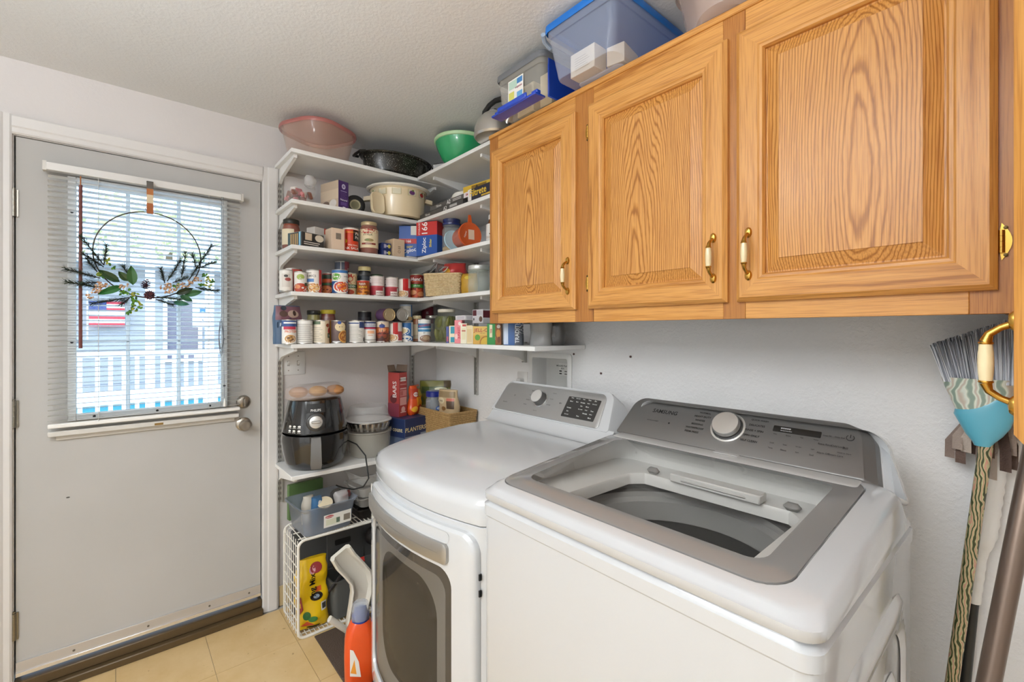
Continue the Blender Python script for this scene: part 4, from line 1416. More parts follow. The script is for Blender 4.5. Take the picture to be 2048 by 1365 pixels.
bag(.19, -.918, S5, .125, .06, .178, '46607e', [('r', -.46, .46, .62, .98, '7d5560'), ('e', .12, .78, .2, .1, 'b59c8c'), ('e', -.22, .78, .14, .08, '5c463e'), ('e', .16, .8, .06, .07, '3c2b26'), ('p', [(-.42, .42), (.4, .42), (.4, .58), (.0, .68), (-.42, .56)], '26384c'), ('t', -.16, .5, .085, 'PUPP', 'e6eaf0'), ('t', -.1, .24, .1, 'Tra', 'd6e6f0'), ('e', -.2, .93, .1, .06, '333a44')], 'blue and mauve treat pouch standing at the shelf end by the door', 8, 3, 'pouch', 'treat_pouch', lump=.005, top=.35, bot=.9)

# ---------------------------------------------------------------- fifth shelf, washer wall
jar(.205, -.25, S5, .028, .145, 'b9744a', M('e4d3a6', .4), [('r', -.3, .4, .1, .13, '6a5a4a'), ('r', -.3, .4, .2, .23, '6a5a4a')], 'narrow jar with cream lid and plain cream label in the corner', .8, .016, base='ead9ba', lb=(.14, .75))
can(.295, -.255, S5, .034, .125, 'f0efeb', [('b', .45, .8, '3f86b6'), ('t', .05, .72, .09, 'PROGRESSO', 'c64a44', 8), ('r', -.4, .45, .55, .6, 'e6eef4'), ('t', .0, .4, .055, 'light', '5f6f78'), ('e', .1, .16, .34, .15, '8d6a54'), ('e', .1, .18, .2, .09, 'b59a7c')], 'white and light blue tin beside the pickle jar')
can(.06, -.10, S5, .036, .21, '7b2230', [('b', .0, .5, 'd8d3ca'), ('t', 0, .8, .07, 'IS', 'e8d8d8')], 'tall dark red tin deep in the corner of the lower shelf')
jar(.16, -.13, S5, .035, .15, 'c9c6bd', M('d3cfc4', .3, .6), [], 'jar with a silver lid in the corner behind the cream lidded jar', .9, .015, fill=.5)
pj = thing('pickle_jar', 'large glass jar of green pickles with a white lid', 'jar', (.415, -.19, S5), face(.415, -.19), 'jars on the shelves')
MB().lathe([(0, .001), (.058, 0), (.064, .01), (.064, .115), (.058, .14), (.045, .155), (.043, .162), (.043, .175)], seg=30).build('glass', clear('cfd6b8', .08, .04), pj)
MB().lathe([(0, .002), (.056, .003), (.0615, .012), (.0615, .113), (.056, .137), (.0, .14)], seg=30).build('brine', M('6f7222', .2, alpha=.4), pj)
MB().lathe([(.045, .158), (.047, .160), (.047, .172), (.045, .175), (0, .175)], seg=30).build('lid', M('e2dccb', .35), pj)
random.seed(12)
for k in range(16):
    a = 2 * PI * k / 9
    rr = .046 if k < 9 else .048
    zz = .008 if k < 9 else .072
    L_ = random.uniform(.05, .068)
    p0 = Vector((rr * math.cos(a), rr * math.sin(a), zz + .006))
    tl = Vector((random.uniform(-.012, .012), random.uniform(-.012, .012), L_))
    pts = [p0 + tl * (i / 6) for i in range(7)]
    MB().tube(pts, [.003, .009, .0115, .012, .0115, .009, .003], 9).build('pickle', M(['6c6f22', '7d7c2c', '55581c'][k % 3], .3, coat=.4), pj)
def rbox(x, z, d, w, h, base, front, label, y=-.265, yaw=-90, **kw):
    return carton(x, y, z, d, w, h, base, front, label, yaw, **kw)
carton(.549, -.262, S5, .06, .014, .082, '4a5596', [('r', -.3, .3, .1, .4, 'b65a6a')], 'thin violet blue box beside the pickle jar', -45, right=[('r', -.4, .4, .1, .9, '3d4a8c')])
carton(.582, -.256, S5, .065, .030, .086, 'efe6c8', [('r', -.25, .5, .55, .95, '2f9ab0'), ('r', -.25, .5, .05, .35, '2f9ab0')], 'cream and teal packet between violet and pink boxes', -45, right=[('r', -.5, .5, .3, .7, 'e2d8b8')])
carton(.633, -.254, S5, .070, .036, .112, 'e88a92', [('t', .15, .45, .13, 'JUNKET', 'c02236', 90), ('e', -.25, .3, .2, .12, 'f3d0cc'), ('e', .2, .85, .2, .08, 'f6e4e0')], 'pink box with red vertical lettering on the lower shelf', -45, right=[('r', -.5, .5, .0, 1, 'e4747c'), ('e', 0, .3, .3, .15, 'f0d4d0')])
carton(.682, -.256, S5, .07, .030, .096, 'efe9d2', [('r', -.3, .3, .2, .75, 'e4dcb8'), ('r', -.3, .3, .6, .66, 'b85a4a'), ('r', -.2, .4, .85, .95, 'c64a44')], 'cream box with red top mark beside the pink box', -45, right=[('r', -.5, .5, .0, 1, 'd8b98a')])
carton(.726, -.252, S5, .080, .028, .086, 'e6d6ae', [('r', -.4, .4, .1, .8, 'dac493')], 'narrow tan packet standing left of the JELL-O box', -45, right=[('r', -.5, .5, .85, 1, 'c9b48a')])
carton(.819, -.262, S5, .03, .070, .081, 'd5a648', [('p', [(-.5, .5), (.5, .5), (.5, 1), (-.5, 1)], 'dfb861'), ('t', .02, .76, .26, 'JELL-O', 'a3202c', 0, .1), ('e', -.2, .38, .17, .17, '5f9a35'), ('e', .35, .05, .42, .42, 'a86f1c'), ('e', .38, .03, .38, .38, 'd9b23c'), ('t', .15, .62, .05, 'INSTANT', '8a5a2a')], 'yellow JELL-O pudding box on the lower shelf', -45, left=[('r', -.5, .5, 0, 1, 'ecdcb4')], right=[('r', -.5, .5, 0, 1, 'c08f38')])
carton(.762, -.264, S5, .032, .009, .083, 'f0e2c6', [], 'slim pale box pressed against the JELL-O box', -45)
carton(.625, -.20, S5 + .1125, .09, .085, .024, 'e6e4e6', [('r', -.3, .4, .3, .8, 'd3d1d6')], 'white flat box lying on the pink and cream boxes', -90, right=[('r', -.4, .4, .2, .8, 'cfcdd3')])
carton(.735, -.17, S5 + .0965, .10, .085, .066, 'dcdadd', [('r', -.45, -.1, .55, .95, '5d2730'), ('e', -.35, .3, .06, .1, '55535a'), ('r', -.1, .45, .6, .9, 'c9c6cb'), ('e', .3, .3, .16, .2, '6a5348')], 'white and maroon box lying behind the JELL-O box', -90, right=[('r', -.5, 0, .4, .9, '6b2c36')])
carton(.894, -.254, S5, .06, .042, .092, '2f8f45', [('r', -.25, .05, .35, .95, 'e9e2c0'), ('t', -.1, .65, .1, 'tea', 'b0452e', 90), ('t', .38, .3, .06, 'mint', 'e6efe2', 90)], 'green box under the cabinet edge beside JELL-O', -45, right=[('r', -.4, .4, .1, .9, '24783a')])
carton(.944, -.258, S5, .06, .026, .09, '8a5428', [('e', 0, .55, .35, .2, 'c98a3a'), ('e', .1, .25, .25, .15, '6a3a1c'), ('e', .05, .88, .3, .09, 'e6ded2')], 'brown snack box right of the green box', -45)
bag(1.005, -.228, S5, .085, .055, .16, '39639f', [('r', -.5, -.22, .02, .95, 'cfdcf0'), ('e', .02, .82, .26, .14, '2a3f78'), ('t', .02, .82, .1, 'K', 'e6ecf4'), ('r', .1, .5, .0, .5, '6a6f78'), ('t', .22, .5, .1, 'TRADITIONAL', 'eef2f6', 90), ('t', .4, .55, .1, 'VANILLA', 'eef2f6', 90)], 'blue wafer bag reading TRADITIONAL VANILLA under the cabinet', -48, 5, 'bag', 'wafer_bag', lump=.003, top=.6, bot=.95)
bag(1.115, -.17, S5, .10, .06, .13, '9a9895', [], 'grey folded plastic bag at the shelf end under the cabinet', -70, 8, 'bag', 'plastic_bag', lump=.012, top=.5, bot=.9, rough=.25)
bag(1.155, -.12, S5, .07, .05, .115, '5c5a58', [('r', -.3, .1, .3, .7, '8a8784')], 'dark foil packet at the very end of the lower shelf', -70, 9, 'packet', 'foil_packet', lump=.01, top=.4, bot=.9)

# ---------------------------------------------------------------- fourth shelf, door wall
can(.245, -.938, S4, .028, .100, 'e9e5de', [('r', -.2, .2, .2, .8, 'd6d0c8'), ('e', 0, .7, .1, .06, '4a4a4a'), ('e', .1, .55, .15, .08, '9c4a44')], 'white tin at the door end of the soup row', group='tins on the shelves')
can(.175, -.884, S4, .036, .116, 'b23a30', [('r', -.6, -.1, .0, 1, 'efeae4'), ('t', -.3, .78, .12, 'ITY', 'c02a24'), ('r', -.55, -.15, .42, .55, '2b3550'), ('e', -.3, .2, .22, .16, 'c95a3c')], 'red and white tin behind the pasta tin at the door end')
can(.265, -.881, S4, .027, .094, 'eae6e0', [('p', [(-.1, .5), (.6, .5), (.6, .95), (.3, .95)], '7a8f4a'), ('e', .0, .72, .2, .14, 'a2b45a'), ('t', .2, .62, .12, 'Campbell', 'f2f2f2'), ('p', [(.02, .55), (.6, .55), (.6, .72), (.05, .72)], 'b0352c'), ('e', .0, .2, .4, .22, 'b8472f'), ('e', -.15, .25, .14, .1, 'd98a5a'), ('r', .2, .5, .3, .45, '2e3f2c')], 'tin with salad and tomato picture at the front of the soup row')
can(.252, -.818, S4, .0335, .108, 'efe9e2', [('t', -.12, .72, .1, 'OMICS', '7a7873'), ('t', -.2, .86, .06, 'home', '9a978f'), ('r', -.45, .0, .46, .6, '5a86c0'), ('r', .22, .4, .0, 1, 'c2201f'), ('r', .4, .7, .0, .5, 'b5484c')] + bowl(.02, .2, .46, .24, 'f4efe6', 'd3924e', 'efc98c'), 'white tin with a noodle soup bowl on its label')
can(.140, -.785, S4, .0335, .110, 'c0282a', [('r', -.15, .45, .5, .95, 'e8dcd4'), ('r', -.1, .4, .12, .4, 'a03a3c')], 'red and cream tin half hidden behind the noodle soup tin')
can(.195, -.730, S4 , .0315, .106, '7a2c22', [('b', .72, .9, '243a26'), ('r', -.5, .5, .55, .7, 'c4562c'), ('b', .42, .52, '2f5a34'), ('e', 0, .22, .34, .18, 'c9703a')], 'dark red and green tin left of the blue soup tin', dth=-30)
can(.262, -.700, S4, .0365, .117, '2f5f9c', [('b', .86, .97, '3f78b8'), ('r', -.8, .8, .52, .86, 'eeeae4'), ('e', -.16, .70, .2, .14, '62a63a'), ('t', -.16, .70, .045, 'simple', 'f2f6ea'), ('t', .28, .72, .05, 'tomato', '55534e')] + bowl(.1, .28, .4, .26, 'efe9df', 'cf4a20', 'e88a3c'), 'blue and white tin with green dot and tomato soup bowl')
can(.215, -.632, S4, .0335, .112, 'd8c79c', [('e', -.1, .72, .42, .24, 'b83a26'), ('e', -.2, .92, .12, .06, '3a4f96'), ('p', [(.25, .5), (.5, .5), (.5, .95), (.3, .95)], '7fa045'), ('b', .32, .47, '2f5f36'), ('t', 0, .395, .09, 'GARDEN', 'eef2e6'), ('e', -.1, .14, .3, .12, 'b84a2c')], 'tan tin with tomatoes and a green GARDEN band')
can(.262, -.583, S4, .031, .074, '9a4a1e', [('b', .86, .96, 'c23a24'), ('t', -.05, .76, .13, 'Ranch', 'f0e8da'), ('t', -.02, .55, .14, 'BEANS', 'f0c433'), ('e', 0, .2, .5, .2, 'd98a2c'), ('e', -.2, .25, .12, .08, '8a4a1c'), ('e', .2, .2, .12, .08, '8a4a1c')], 'short orange brown bean tin in front of the black jar')
jar(.175, -.540, S4, .036, .156, '16161a', M('d9c890', .35), [('r', -.35, .25, .1, .6, 'd69b22'), ('t', -.1, .35, .22, 'NV', '2a2a2a'), ('r', -.4, .3, .7, .95, '39404a')], 'black instant coffee jar with yellow label and pale lid', .82, .02, base='22242a', lb=(.1, .8))
for k, (yy, nm) in enumerate([(-.505, 'red and white chunky tin, left of two alike'), (-.424, 'red and white chunky tin, right of two alike')]):
    can(.25 - .002 * k, yy, S4, .0355 - .002 * k, .104, 'b8404a', [('r', -.52, .3, .5, .95, 'f0e6e2'), ('r', .3, .62, 0, 1, 'eae2da'), ('e', -.35, .88, .05, .02, '3a3030'), ('e', -.35, .62, .05, .02, '3a3030'), ('b', .44, .5, 'c6525a'), ('r', -.05, .3, .06, .26, 'efe8e0'), ('t', .12, .16, .08, 'CHUNKY', '8a2a34')] + nutri(-.25, .25, .62, .92, 'c49a9a', 5) + nutri(.36, .56, .2, .9, '9a958c', 7), nm)
jar(.160, -.466, S4, .032, .122, '6a3a2a', M('2c4a30', .4), [], 'jar with dark green lid behind the chunky tins', .95, .016)
can(.248, -.352, S4, .0345, .101, 'ece4da', [('r', -.05, .22, .35, 1, 'c2201f'), ('r', .22, .7, .5, 1, 'e8ded6'), ('r', .22, .7, 0, .5, 'b5484c')] + bowl(-.1, .18, .34, .2, 'f2ece2', 'd0a070', 'e2bd88'), 'red and white noodle tin left of the tall Hunts tin')
can(.235, -.268, S4, .037, .132, '8a2a20', [('t', 0, .79, .15, "Hunt's", 'f5f2ee'), ('r', -.35, .35, .66, .7, 'c8502e'), ('b', .44, .58, '3f8a3a'), ('t', 0, .51, .06, 'garlic herb', 'eef4e6'), ('e', 0, .2, .56, .22, 'c8542c'), ('e', -.2, .24, .2, .1, 'e8a070'), ('e', .22, .18, .2, .1, 'e09060'), ('r', -.9, -.62, 0, 1, '6a1f1a')], "tall red Hunt's sauce tin in the corner of the fourth shelf", lidm=M('c8d2c0', .3, .7))
can(.14, -.645, S4, .035, .098, '5a5f70', [('r', -.1, .1, 0, 1, 'd8d0d0'), ('r', .1, .6, 0, 1, '9a4a54')], 'lower tin of the pair stacked behind the tomato soup tin')
can(.14, -.645, S4 + .0985, .035, .078, '5d6678', [('p', [(-.05, 0), (.15, 0), (-.05, 1), (-.25, 1)], 'e0d8d4'), ('r', .12, .7, 0, 1, '8c4450'), ('t', .35, .5, .14, 'os', 'd8ccd0')], 'blue grey tin stacked highest behind the tomato soup tin')

# wicker basket and its neighbours on the fourth shelf, washer wall
def weave(h1, h2, sc=90):
    m = bpy.data.materials.new('woven_fibre')
    m.use_nodes = True
    nt = m.node_tree
    b = nt.nodes['Principled BSDF']
    b.inputs['Roughness'].default_value = .7
    tc = nt.nodes.new('ShaderNodeTexCoord')
    ch = N(nt, 'ShaderNodeTexNoise', Scale=sc, Detail=2)
    cr = ramp(nt, [(.35, h1), (.65, h2)])
    bp = N(nt, 'ShaderNodeBump', Strength=.5, Distance=.002)
    nt.links.new(tc.outputs['Object'], ch.inputs['Vector'])
    nt.links.new(ch.outputs['Fac'], cr.inputs['Fac'])
    nt.links.new(cr.outputs['Color'], b.inputs['Base Color'])
    nt.links.new(ch.outputs['Fac'], bp.inputs['Height'])
    nt.links.new(bp.outputs['Normal'], b.inputs['Normal'])
    return m
def basket(x, y, z, w, d, h, yaw, label, mat, rows=16, name='woven_basket'):
    """tapering basket; every woven row is a strand with waviness, open at the top"""
    t = thing(name, label, 'basket', (x, y, z), math.radians(yaw), 'woven baskets')
    MB().box(-d / 2 + .01, d / 2 - .01, -w / 2 + .01, w / 2 - .01, .001, .006).build('base', mat, t, smooth=False)
    mb = MB()
    n = 14
    for r_ in range(rows):
        q = (r_ + .5) / rows
        sc = .9 + .1 * q
        base = rrect(d * sc, w * sc, .015, 3)
        pts = []
        for i in range(len(base)):
            a, b = Vector(base[i]), Vector(base[(i + 1) % len(base)])
            k = max(1, int((b - a).length / .008))
            for j in range(k):
                pts.append(a.lerp(b, j / k))
        ring_o = []
        m_ = len(pts)
        sec = []
        for i, p in enumerate(pts):
            nx = (pts[(i + 1) % m_] - pts[i - 1])
            nn = Vector((nx.y, -nx.x)).normalized()
            off = .0013 * math.cos(PI * (i + r_))
            c = p + nn * off
            zz = h * q
            hh = h / rows * .5
            sec.append([(c.x + nn.x * .002, c.y + nn.y * .002, zz - hh * .6), (c.x + nn.x * .002, c.y + nn.y * .002, zz + hh * .6), (c.x - nn.x * .002, c.y - nn.y * .002, zz + hh), (c.x - nn.x * .002, c.y - nn.y * .002, zz - hh)])
        sec.append(sec[0])
        mb.loft(sec, cap0=False, cap1=False)
    mb.build('woven_side', mat, t, ang=50, recalc=False)
    rim = [(x_, y_, h) for x_, y_ in rrect(d, w, .015, 3)]
    MB().tube(rim + rim[:2], .0045, 7).build('rim', mat, t)
    return t
WK1 = weave('cdb184', 'e2cda2')
basket(.455, -.215, S4, .20, .15, .112, -52, 'cream woven basket full of odds and ends on the fourth shelf', WK1)
jr = jar(.765, -.235, S4 - .002, .050, .128, 'a39a80', M('d9dbd8', .25, .5), [], 'wide clear glass jar with a silver lid by the cabinet', .94, .018, fill=.0, glass='c9d2c6', alpha=.3, sh=.84)
bag(.50, -.19, S4 + .02, .13, .10, .15, 'c23a3a', [('e', -.2, .7, .16, .1, 'd9a03a')], 'crumpled red bag sticking out of the cream basket', -50, 11, 'bag', 'snack_bag', lump=.02, top=.5, rot=(0, 0, -.9))
bag(.60, -.17, S4 + .002, .09, .06, .11, 'c99a2c', [('e', 0, .8, .2, .08, 'e8d05a')], 'yellow packet between the basket and the glass jar', -60, 12, 'packet', 'snack_packet', lump=.01)
carton(.375, -.17, S4 + .03, .05, .10, .15, '6a4a3c', [('e', .0, .82, .22, .1, 'c9a98a'), ('t', .15, .8, .12, 'ACH', 'efe6dc', 70), ('r', -.5, .5, .0, .4, '5c3a30')], 'brown snack box standing in the cream basket', -45, tilt=(0, .08))
sc_ = thing('metal_skewer_bundle', 'bundle of shiny grey wire clips lying over the cream basket', 'clips', (.44, -.24, S4 + .108))
random.seed(5)
for k in range(7):
    a = random.uniform(-.6, .6)
    p = Vector((random.uniform(-.05, .06), random.uniform(-.03, .03), .006 + .004 * k))
    dv = Vector((math.cos(a), math.sin(a) * .7, random.uniform(.0, .5))).normalized() * .05
    MB().tube([p - dv, p + dv * .6, p + dv + Vector((0, 0, .014)), p + dv * .5 + Vector((0, 0, .022)), p - dv * .3 + Vector((0, 0, .016))], .0032, 7).build('wire_clip', M('c9cbcd', .25, .6), sc_)
jar(.86, -.14, S4 - .002, .034, .17, '3f7a68', M('3a7a66', .3), [], 'small teal bottle top behind the wide glass jar', .7, .03, fill=.9, glass='6a9c8c', alpha=.5)

# ---------------------------------------------------------------- third shelf
jr1 = jar(.125, -.884, S3, .0405, .146, '8a3a1e', M('2b2a24', .4), nutri(-.18, .3, .3, .9, '8a8478', 7), 'sauce jar with black lid at the door end of the third shelf', .82, .02, base=None, sh=.76)
MB().grid(lambda a, b: (.0413 * math.cos(-1.25 + 1.55 * a), .0413 * math.sin(-1.25 + 1.55 * a), .022 + .075 * b), 10, 1).build('paper_label', M('e6d9bb', .6), jr1, recalc=False)
carton(.236, -.848, S3, .10, .118, .064, '3a3836', [('r', -.36, -.06, .45, .95, 'ddc9ae'), ('e', .28, .7, .2, .26, 'e6dac6'), ('r', -.42, .3, .28, .34, 'e2d8cc'), ('r', -.42, .24, .14, .2, 'e2d8cc'), ('r', -.5, .5, .0, .04, '2c2a28')], 'black flat box with cream patches lying on the third shelf', 20, left=[('r', -.5, -.3, .0, 1, '4a5a5c'), ('r', -.3, -.22, .1, .9, 'c9a36a'), ('r', -.15, -.07, .1, .9, 'c9a36a'), ('r', .0, .08, .1, .9, 'c9a36a'), ('r', .14, .22, .1, .9, 'c9a36a'), ('r', .3, .42, 0, 1, '8fc0d8')], top='d8d0c4')
carton(.245, -.716, S3, .075, .068, .105, 'e6cdb4', [('r', -.2, .18, .5, .78, '8f8275'), ('r', .42, .5, 0, 1, 'a8483c')] + nutri(-.2, .18, .5, .78, '5f564d', 6), 'plain tan carton with a barcode patch on the third shelf', 4, left=[('r', -.4, .4, .1, .9, 'dcc3a8')], right=[('r', -.5, .5, 0, 1, 'b9665a')])
can(.245, -.640, S3, .0365, .120, 'd3401c', [('b', .92, .97, 'e8e0d4'), ('b', .78, .83, 'e88a2a'), ('r', .1, .7, .45, .9, '231d1a'), ('t', .34, .76, .12, 'Pink', 'f2ece2', 0, .1), ('t', .36, .6, .12, 'Pride', 'f2ece2', 0, .1), ('e', -.26, .44, .12, .09, 'e8c22a'), ('t', .1, .28, .06, 'Wild Alaska', 'f2e0d0'), ('t', .12, .15, .12, 'PINK SALMON', 'f6ede2')], 'orange red tin reading Pink Salmon on the third shelf')
can(.12, -.600, S3, .033, .138, 'c3d0d8', [('r', -.4, .4, .2, .8, 'dfe6ea')], 'tall pale blue tin behind the pink salmon tin')
can(.12, -.672, S3, .038, .134, 'd0d4cc', [('r', -.4, .4, .6, 1, '3f6a48')], 'pale tin with green mark behind the tan carton')
carton(.15, -.765, S3, .06, .09, .118, 'dcd6ce', [('r', .1, .5, .75, 1, 'c8442e')], 'white torn carton with red corner behind the black box', 20)
jar(.250, -.548, S3, .046, .162, '8a3c20', M('c9b58c', .35, .3), [('e', -.02, .88, .34, .13, 'b8382a'), ('t', -.02, .88, .09, 'BERTOLLI', 'f2e2ce'), ('t', -.04, .70, .1, "d'ITALIA", '4a463c'), ('e', .0, .4, .16, .09, 'a08a5a'), ('e', -.05, .42, .07, .05, '7a8a4a'), ('r', -.26, .24, .16, .26, '8a3a2c'), ('t', -.01, .21, .06, 'marinara', 'f0e0d0')], "tall Bertolli d'Italia sauce jar with cream label", .80, .016, base='ead9b4', lb=(.2, .84), sh=.86)
for k, zz in enumerate((0, .034)):
    carton(.245, -.466, S3 + zz, .06, .052, .033, '26356e', [('e', .28, .5, .16, .3, 'd6c84a'), ('r', -.3, -.05, .2, .8, 'a5a0b8'), ('t', .02, .5, .3, 'OK', 'dfe4f0')], ['small navy packet under its twin beside the sauce jar', 'small navy packet stacked on its twin beside the sauce jar'][k], 3, top='c9b89a' if k else None)
carton(.240, -.400, S3, .08, .068, .094, 'e0c6a6', [('e', .0, .3, .12, .09, 'b59a7c'), ('e', .0, .3, .07, .05, 'e0c6a6'), ('r', -.1, .12, .55, .6, '9a8468'), ('r', -.1, .12, .45, .5, '9a8468')], 'plain tan box with faint marks left of the Ziploc boxes', 6, left=[('r', -.45, .45, .05, .95, 'd6bb9a')])
carton(.235, -.30, S3, .09, .10, .012, 'cfc9c2', [], 'flat grey tray under the blue Ziploc box', 0)
ZB, ZR = '2455a8', 'c8302c'
carton(.218, -.290, S3 + .0125, .12, .115, .165, ZB, [('r', -.5, .5, .42, .58, ZR), ('t', -.05, .50, .09, '166', 'f4f0f0'), ('r', .05, .5, .7, 1, 'dfdcd2'), ('t', -.02, .18, .16, 'Ziploc', 'f4f6fa', 12), ('t', .0, .32, .07, 'Slider', 'e8d23a', 10), ('r', -.46, -.1, .0, .1, '3f78c4')], 'blue and red Ziploc box, left of the two', -38, left=[('r', -.5, .5, .42, .56, ZR), ('t', .2, .49, .08, '166', 'f4f0f0'), ('t', -.05, .84, .16, 'Ziploc', 'f4f6fa', -8), ('t', .1, .72, .08, 'Slider', 'e8d23a'), ('r', -.4, .1, .04, .26, 'dcdad4')])
carton(.372, -.262, S3 + .007, .075, .125, .175, ZB, [('r', -.5, .5, .6, 1, ZR), ('t', -.1, .82, .2, '166', 'f6f2f0', 90), ('t', -.36, .8, .06, 'STORAGE', 'f0dcd8', 90), ('t', -.1, .3, .17, 'Ziploc', 'f6f8fc', 90), ('t', .18, .36, .08, 'Slider', 'e8d23a', 90)], 'blue and red Ziploc box reading 166, right of the two', -62, right=[('r', -.5, .5, .6, 1, 'b02a26')])
bj = thing('storage_jar', 'clear jar with a domed blue lid and pasta inside', 'jar', (.488, -.205, S3 + .006), face(.488, -.205), 'jars on the shelves')
MB().lathe([(0, .001), (.046, 0), (.049, .006), (.049, .125), (.044, .134), (.042, .145), (.046, .147), (.046, .152)], seg=28).build('glass', clear('d5dadd', .28, .05), bj)
MB().lathe([(.047, .148), (.05, .151), (.05, .158), (.042, .162), (.045, .170), (.046, .180), (.038, .188), (0, .190)], seg=28).build('lid', M('1f2f6e', .25, coat=.5), bj)
MB().lathe([(0, .003), (.043, .003), (.046, .008), (.046, .035), (.03, .044), (0, .04)], seg=20).build('pasta', M('d3a848', .6, bump=(160, 1., .01)), bj)
printer(lambda s, t, off: cyl(.049)(s, t, off), PI * .049, .15, [('e', .1, .62, .13, .13, '3f55a0'), ('e', .1, .62, .08, .08, 'b9c2cc'), ('e', -.02, .38, .11, .11, '4a5fae'), ('e', -.02, .38, .06, .06, 'b9c2cc')], bj)
ds = thing('storage_cover', 'pale blue round plastic lid standing on edge', 'lid', (.612, -.275, S3 + .006 + .049), rot=(0, PI / 2 - .12, face(.6, -.27) + .45))
MB().lathe([(0, -.002), (.044, -.002), (.049, -.004), (.05, 0), (.047, .003), (.044, .001), (0, .001)], seg=32).build('lid_disc', M('a9cbd8', .35), ds)
oc = thing('food_container', 'orange tub lying on its side with the lid facing out', 'container', (.715, -.25, S3 + .006 + .062), rot=(0, PI / 2 - .05, face(.7, -.25) + .5))
MB().lathe([(0, -.10), (.044, -.10), (.048, -.09), (.056, -.005), (.058, 0)], seg=30).build('tub', M('c9581c', .3, coat=.3), oc)
ol = MB().lathe([(.06, -.006), (.061, 0), (.059, .006), (.05, .004), (.047, .002), (0, .002)], seg=32)
ol.prism([(-.05, -.012, -.002), (-.095, -.006, -.002), (-.095, .006, -.002), (-.05, .012, -.002)], (0, 0, .005))
ol.build('tub_lid', M('d35a24', .3, coat=.3), oc)
printer(lambda s, t, off: (-t, s, .0022 + off), .1, .1, [('r', -.1, .22, -.22, .25, 'e4c9b0'), ('t', -.25, .0, .1, 'tupper', 'f0d8c8', 70)], oc)
jar(.82, -.19, S3 + .006, .034, .145, '6b3a1c', M('e8e4de', .35), [('t', .0, .62, .3, 'A&W', '3a2a20', 60), ('r', -.4, .4, .1, .25, 'd8cfc4')], 'root beer bottle with white label beside the cabinet', .62, .02, base='efece6', lb=(.2, .8), sh=.7)

# ---------------------------------------------------------------- second shelf
cbg = bag(.18, -.862, S2, .135, .09, .125, 'd9cfc8', [], 'clear bag of wrapped candy at the door end of the second shelf', 10, 21, 'bag', 'candy_bag', lump=.016, mat=clear('efeae6', .2, .1), top=.6, fr=14)
MB_ = MB()
for k in range(26):
    random.seed(100 + k)
    p = (random.uniform(-.03, .03), random.uniform(-.05, .05), random.uniform(.012, .07))
    q = MB().box(-.017, .017, -.012, .012, -.008, .008, b=.004)
    q.T = Matrix.Identity(4)
    ob = q.build('wrapped_candy', M(['b04a52', 'efe6dc', '6a4638', 'd98a8a', '8a5a4a'][k % 5], .4), cbg)
    ob.location = p
    ob.rotation_euler = (random.uniform(0, 3), random.uniform(0, 3), random.uniform(0, 3))
bag(.185, -.815, S2 + .10, .07, .05, .05, 'e6e2de', [], 'twisted clear plastic top of the candy bag', 60, 23, 'wrap', 'plastic_twist', lump=.014, mat=clear('f0eeec', .35, .1), top=.7)
carton(.205, -.705, S2, .14, .058, .135, '4a2d6b', [('e', 0, .8, .18, .09, 'd9d2e4'), ('e', 0, .8, .1, .05, '8a7aa8'), ('r', -.3, .3, .62, .64, 'b9aad0')] + nutri(-.32, .32, .38, .6, '7a62a0', 5) + [('t', 0, .32, .07, 'Natural', 'e6def0'), ('r', -.3, .3, .12, .24, '6a4f92'), ('r', -.1, .15, .04, .08, 'e2d9ec')], 'purple and beige tea box on the second shelf', 16, left=[('r', -.5, .5, 0, 1, 'c9b49c'), ('r', -.5, .5, .35, .7, 'd8c4aa'), ('e', .2, .2, .2, .15, 'e9e2da'), ('e', -.2, .2, .2, .12, '7d6a5c')])
lj = thing('glass_jar', 'glass jar lying on its side with a black lid facing out', 'jar', (.175, -.592, S2 + .053), rot=(0, PI / 2, face(.2, -.6) + .12), group='jars on the shelves')
MB().lathe([(0, -.15), (.046, -.15), (.052, -.14), (.052, -.03), (.048, -.012), (.044, .0), (.044, .008)], seg=28).build('glass', clear('d8d6cf', .3, .06), lj)
MB().lathe([(.046, -.004), (.05, -.002), (.05, .016), (.046, .019), (.035, .019), (.034, .017), (0, .017)], seg=28).build('lid', M('1c1c1c', .35), lj)
printer(lambda s, t, off: (-t, s, .0175 + off), .1, .1, [('e', 0, 0, .27, .27, 'b9b28e'), ('e', 0, 0, .2, .2, '8f8c6a')], lj)
# slow cooker
ck = thing('slow_cooker', 'cream slow cooker with fruit tiles and a white lid', 'slow cooker', (.20, -.36, S2), face(.2, -.36), 'kitchen ware on the upper shelves')
CKM = M('e6d3ae', .25, coat=.5)
EL = (1.0, 1.12)
MB().lathe([(0, .006), (.105, .006), (.118, .012), (.122, .03), (.128, .13), (.130, .150), (.134, .154), (.134, .160), (.128, .163)], seg=40, sx=EL[0], sy=EL[1]).build('pot', CKM, ck)
MB().lathe([(.136, .158), (.148, .163), (.150, .168), (.142, .174), (.110, .180), (.06, .184), (.02, .186), (0, .186)], seg=40, sx=EL[0], sy=EL[1]).build('lid', M('efeae0', .2, coat=.5), ck)
MB().lathe([(.02, .0), (.02, .006), (.1, .006), (.11, 0)], seg=24, sx=EL[0], sy=EL[1]).build('foot_ring', M('3a352c', .6), ck)
for s_ in (-1, 1):
    MB().loft([[(.02 * sg2 * (1 - .3 * q), s_ * (.136 + .045 * q), .108 + h_ - .008 * q) for sg2, h_ in ((-1, 0), (1, 0), (1, .022), (-1, .022))] for q in (0, .4, 1)]).build('handle', CKM, ck)
def ckf(s, t, off):
    a = s / .13
    r = .1255 + .004 * t / .14
    return ((r + off) * math.cos(a), (r + off) * EL[1] * math.sin(a), .02 + t)
pp = []
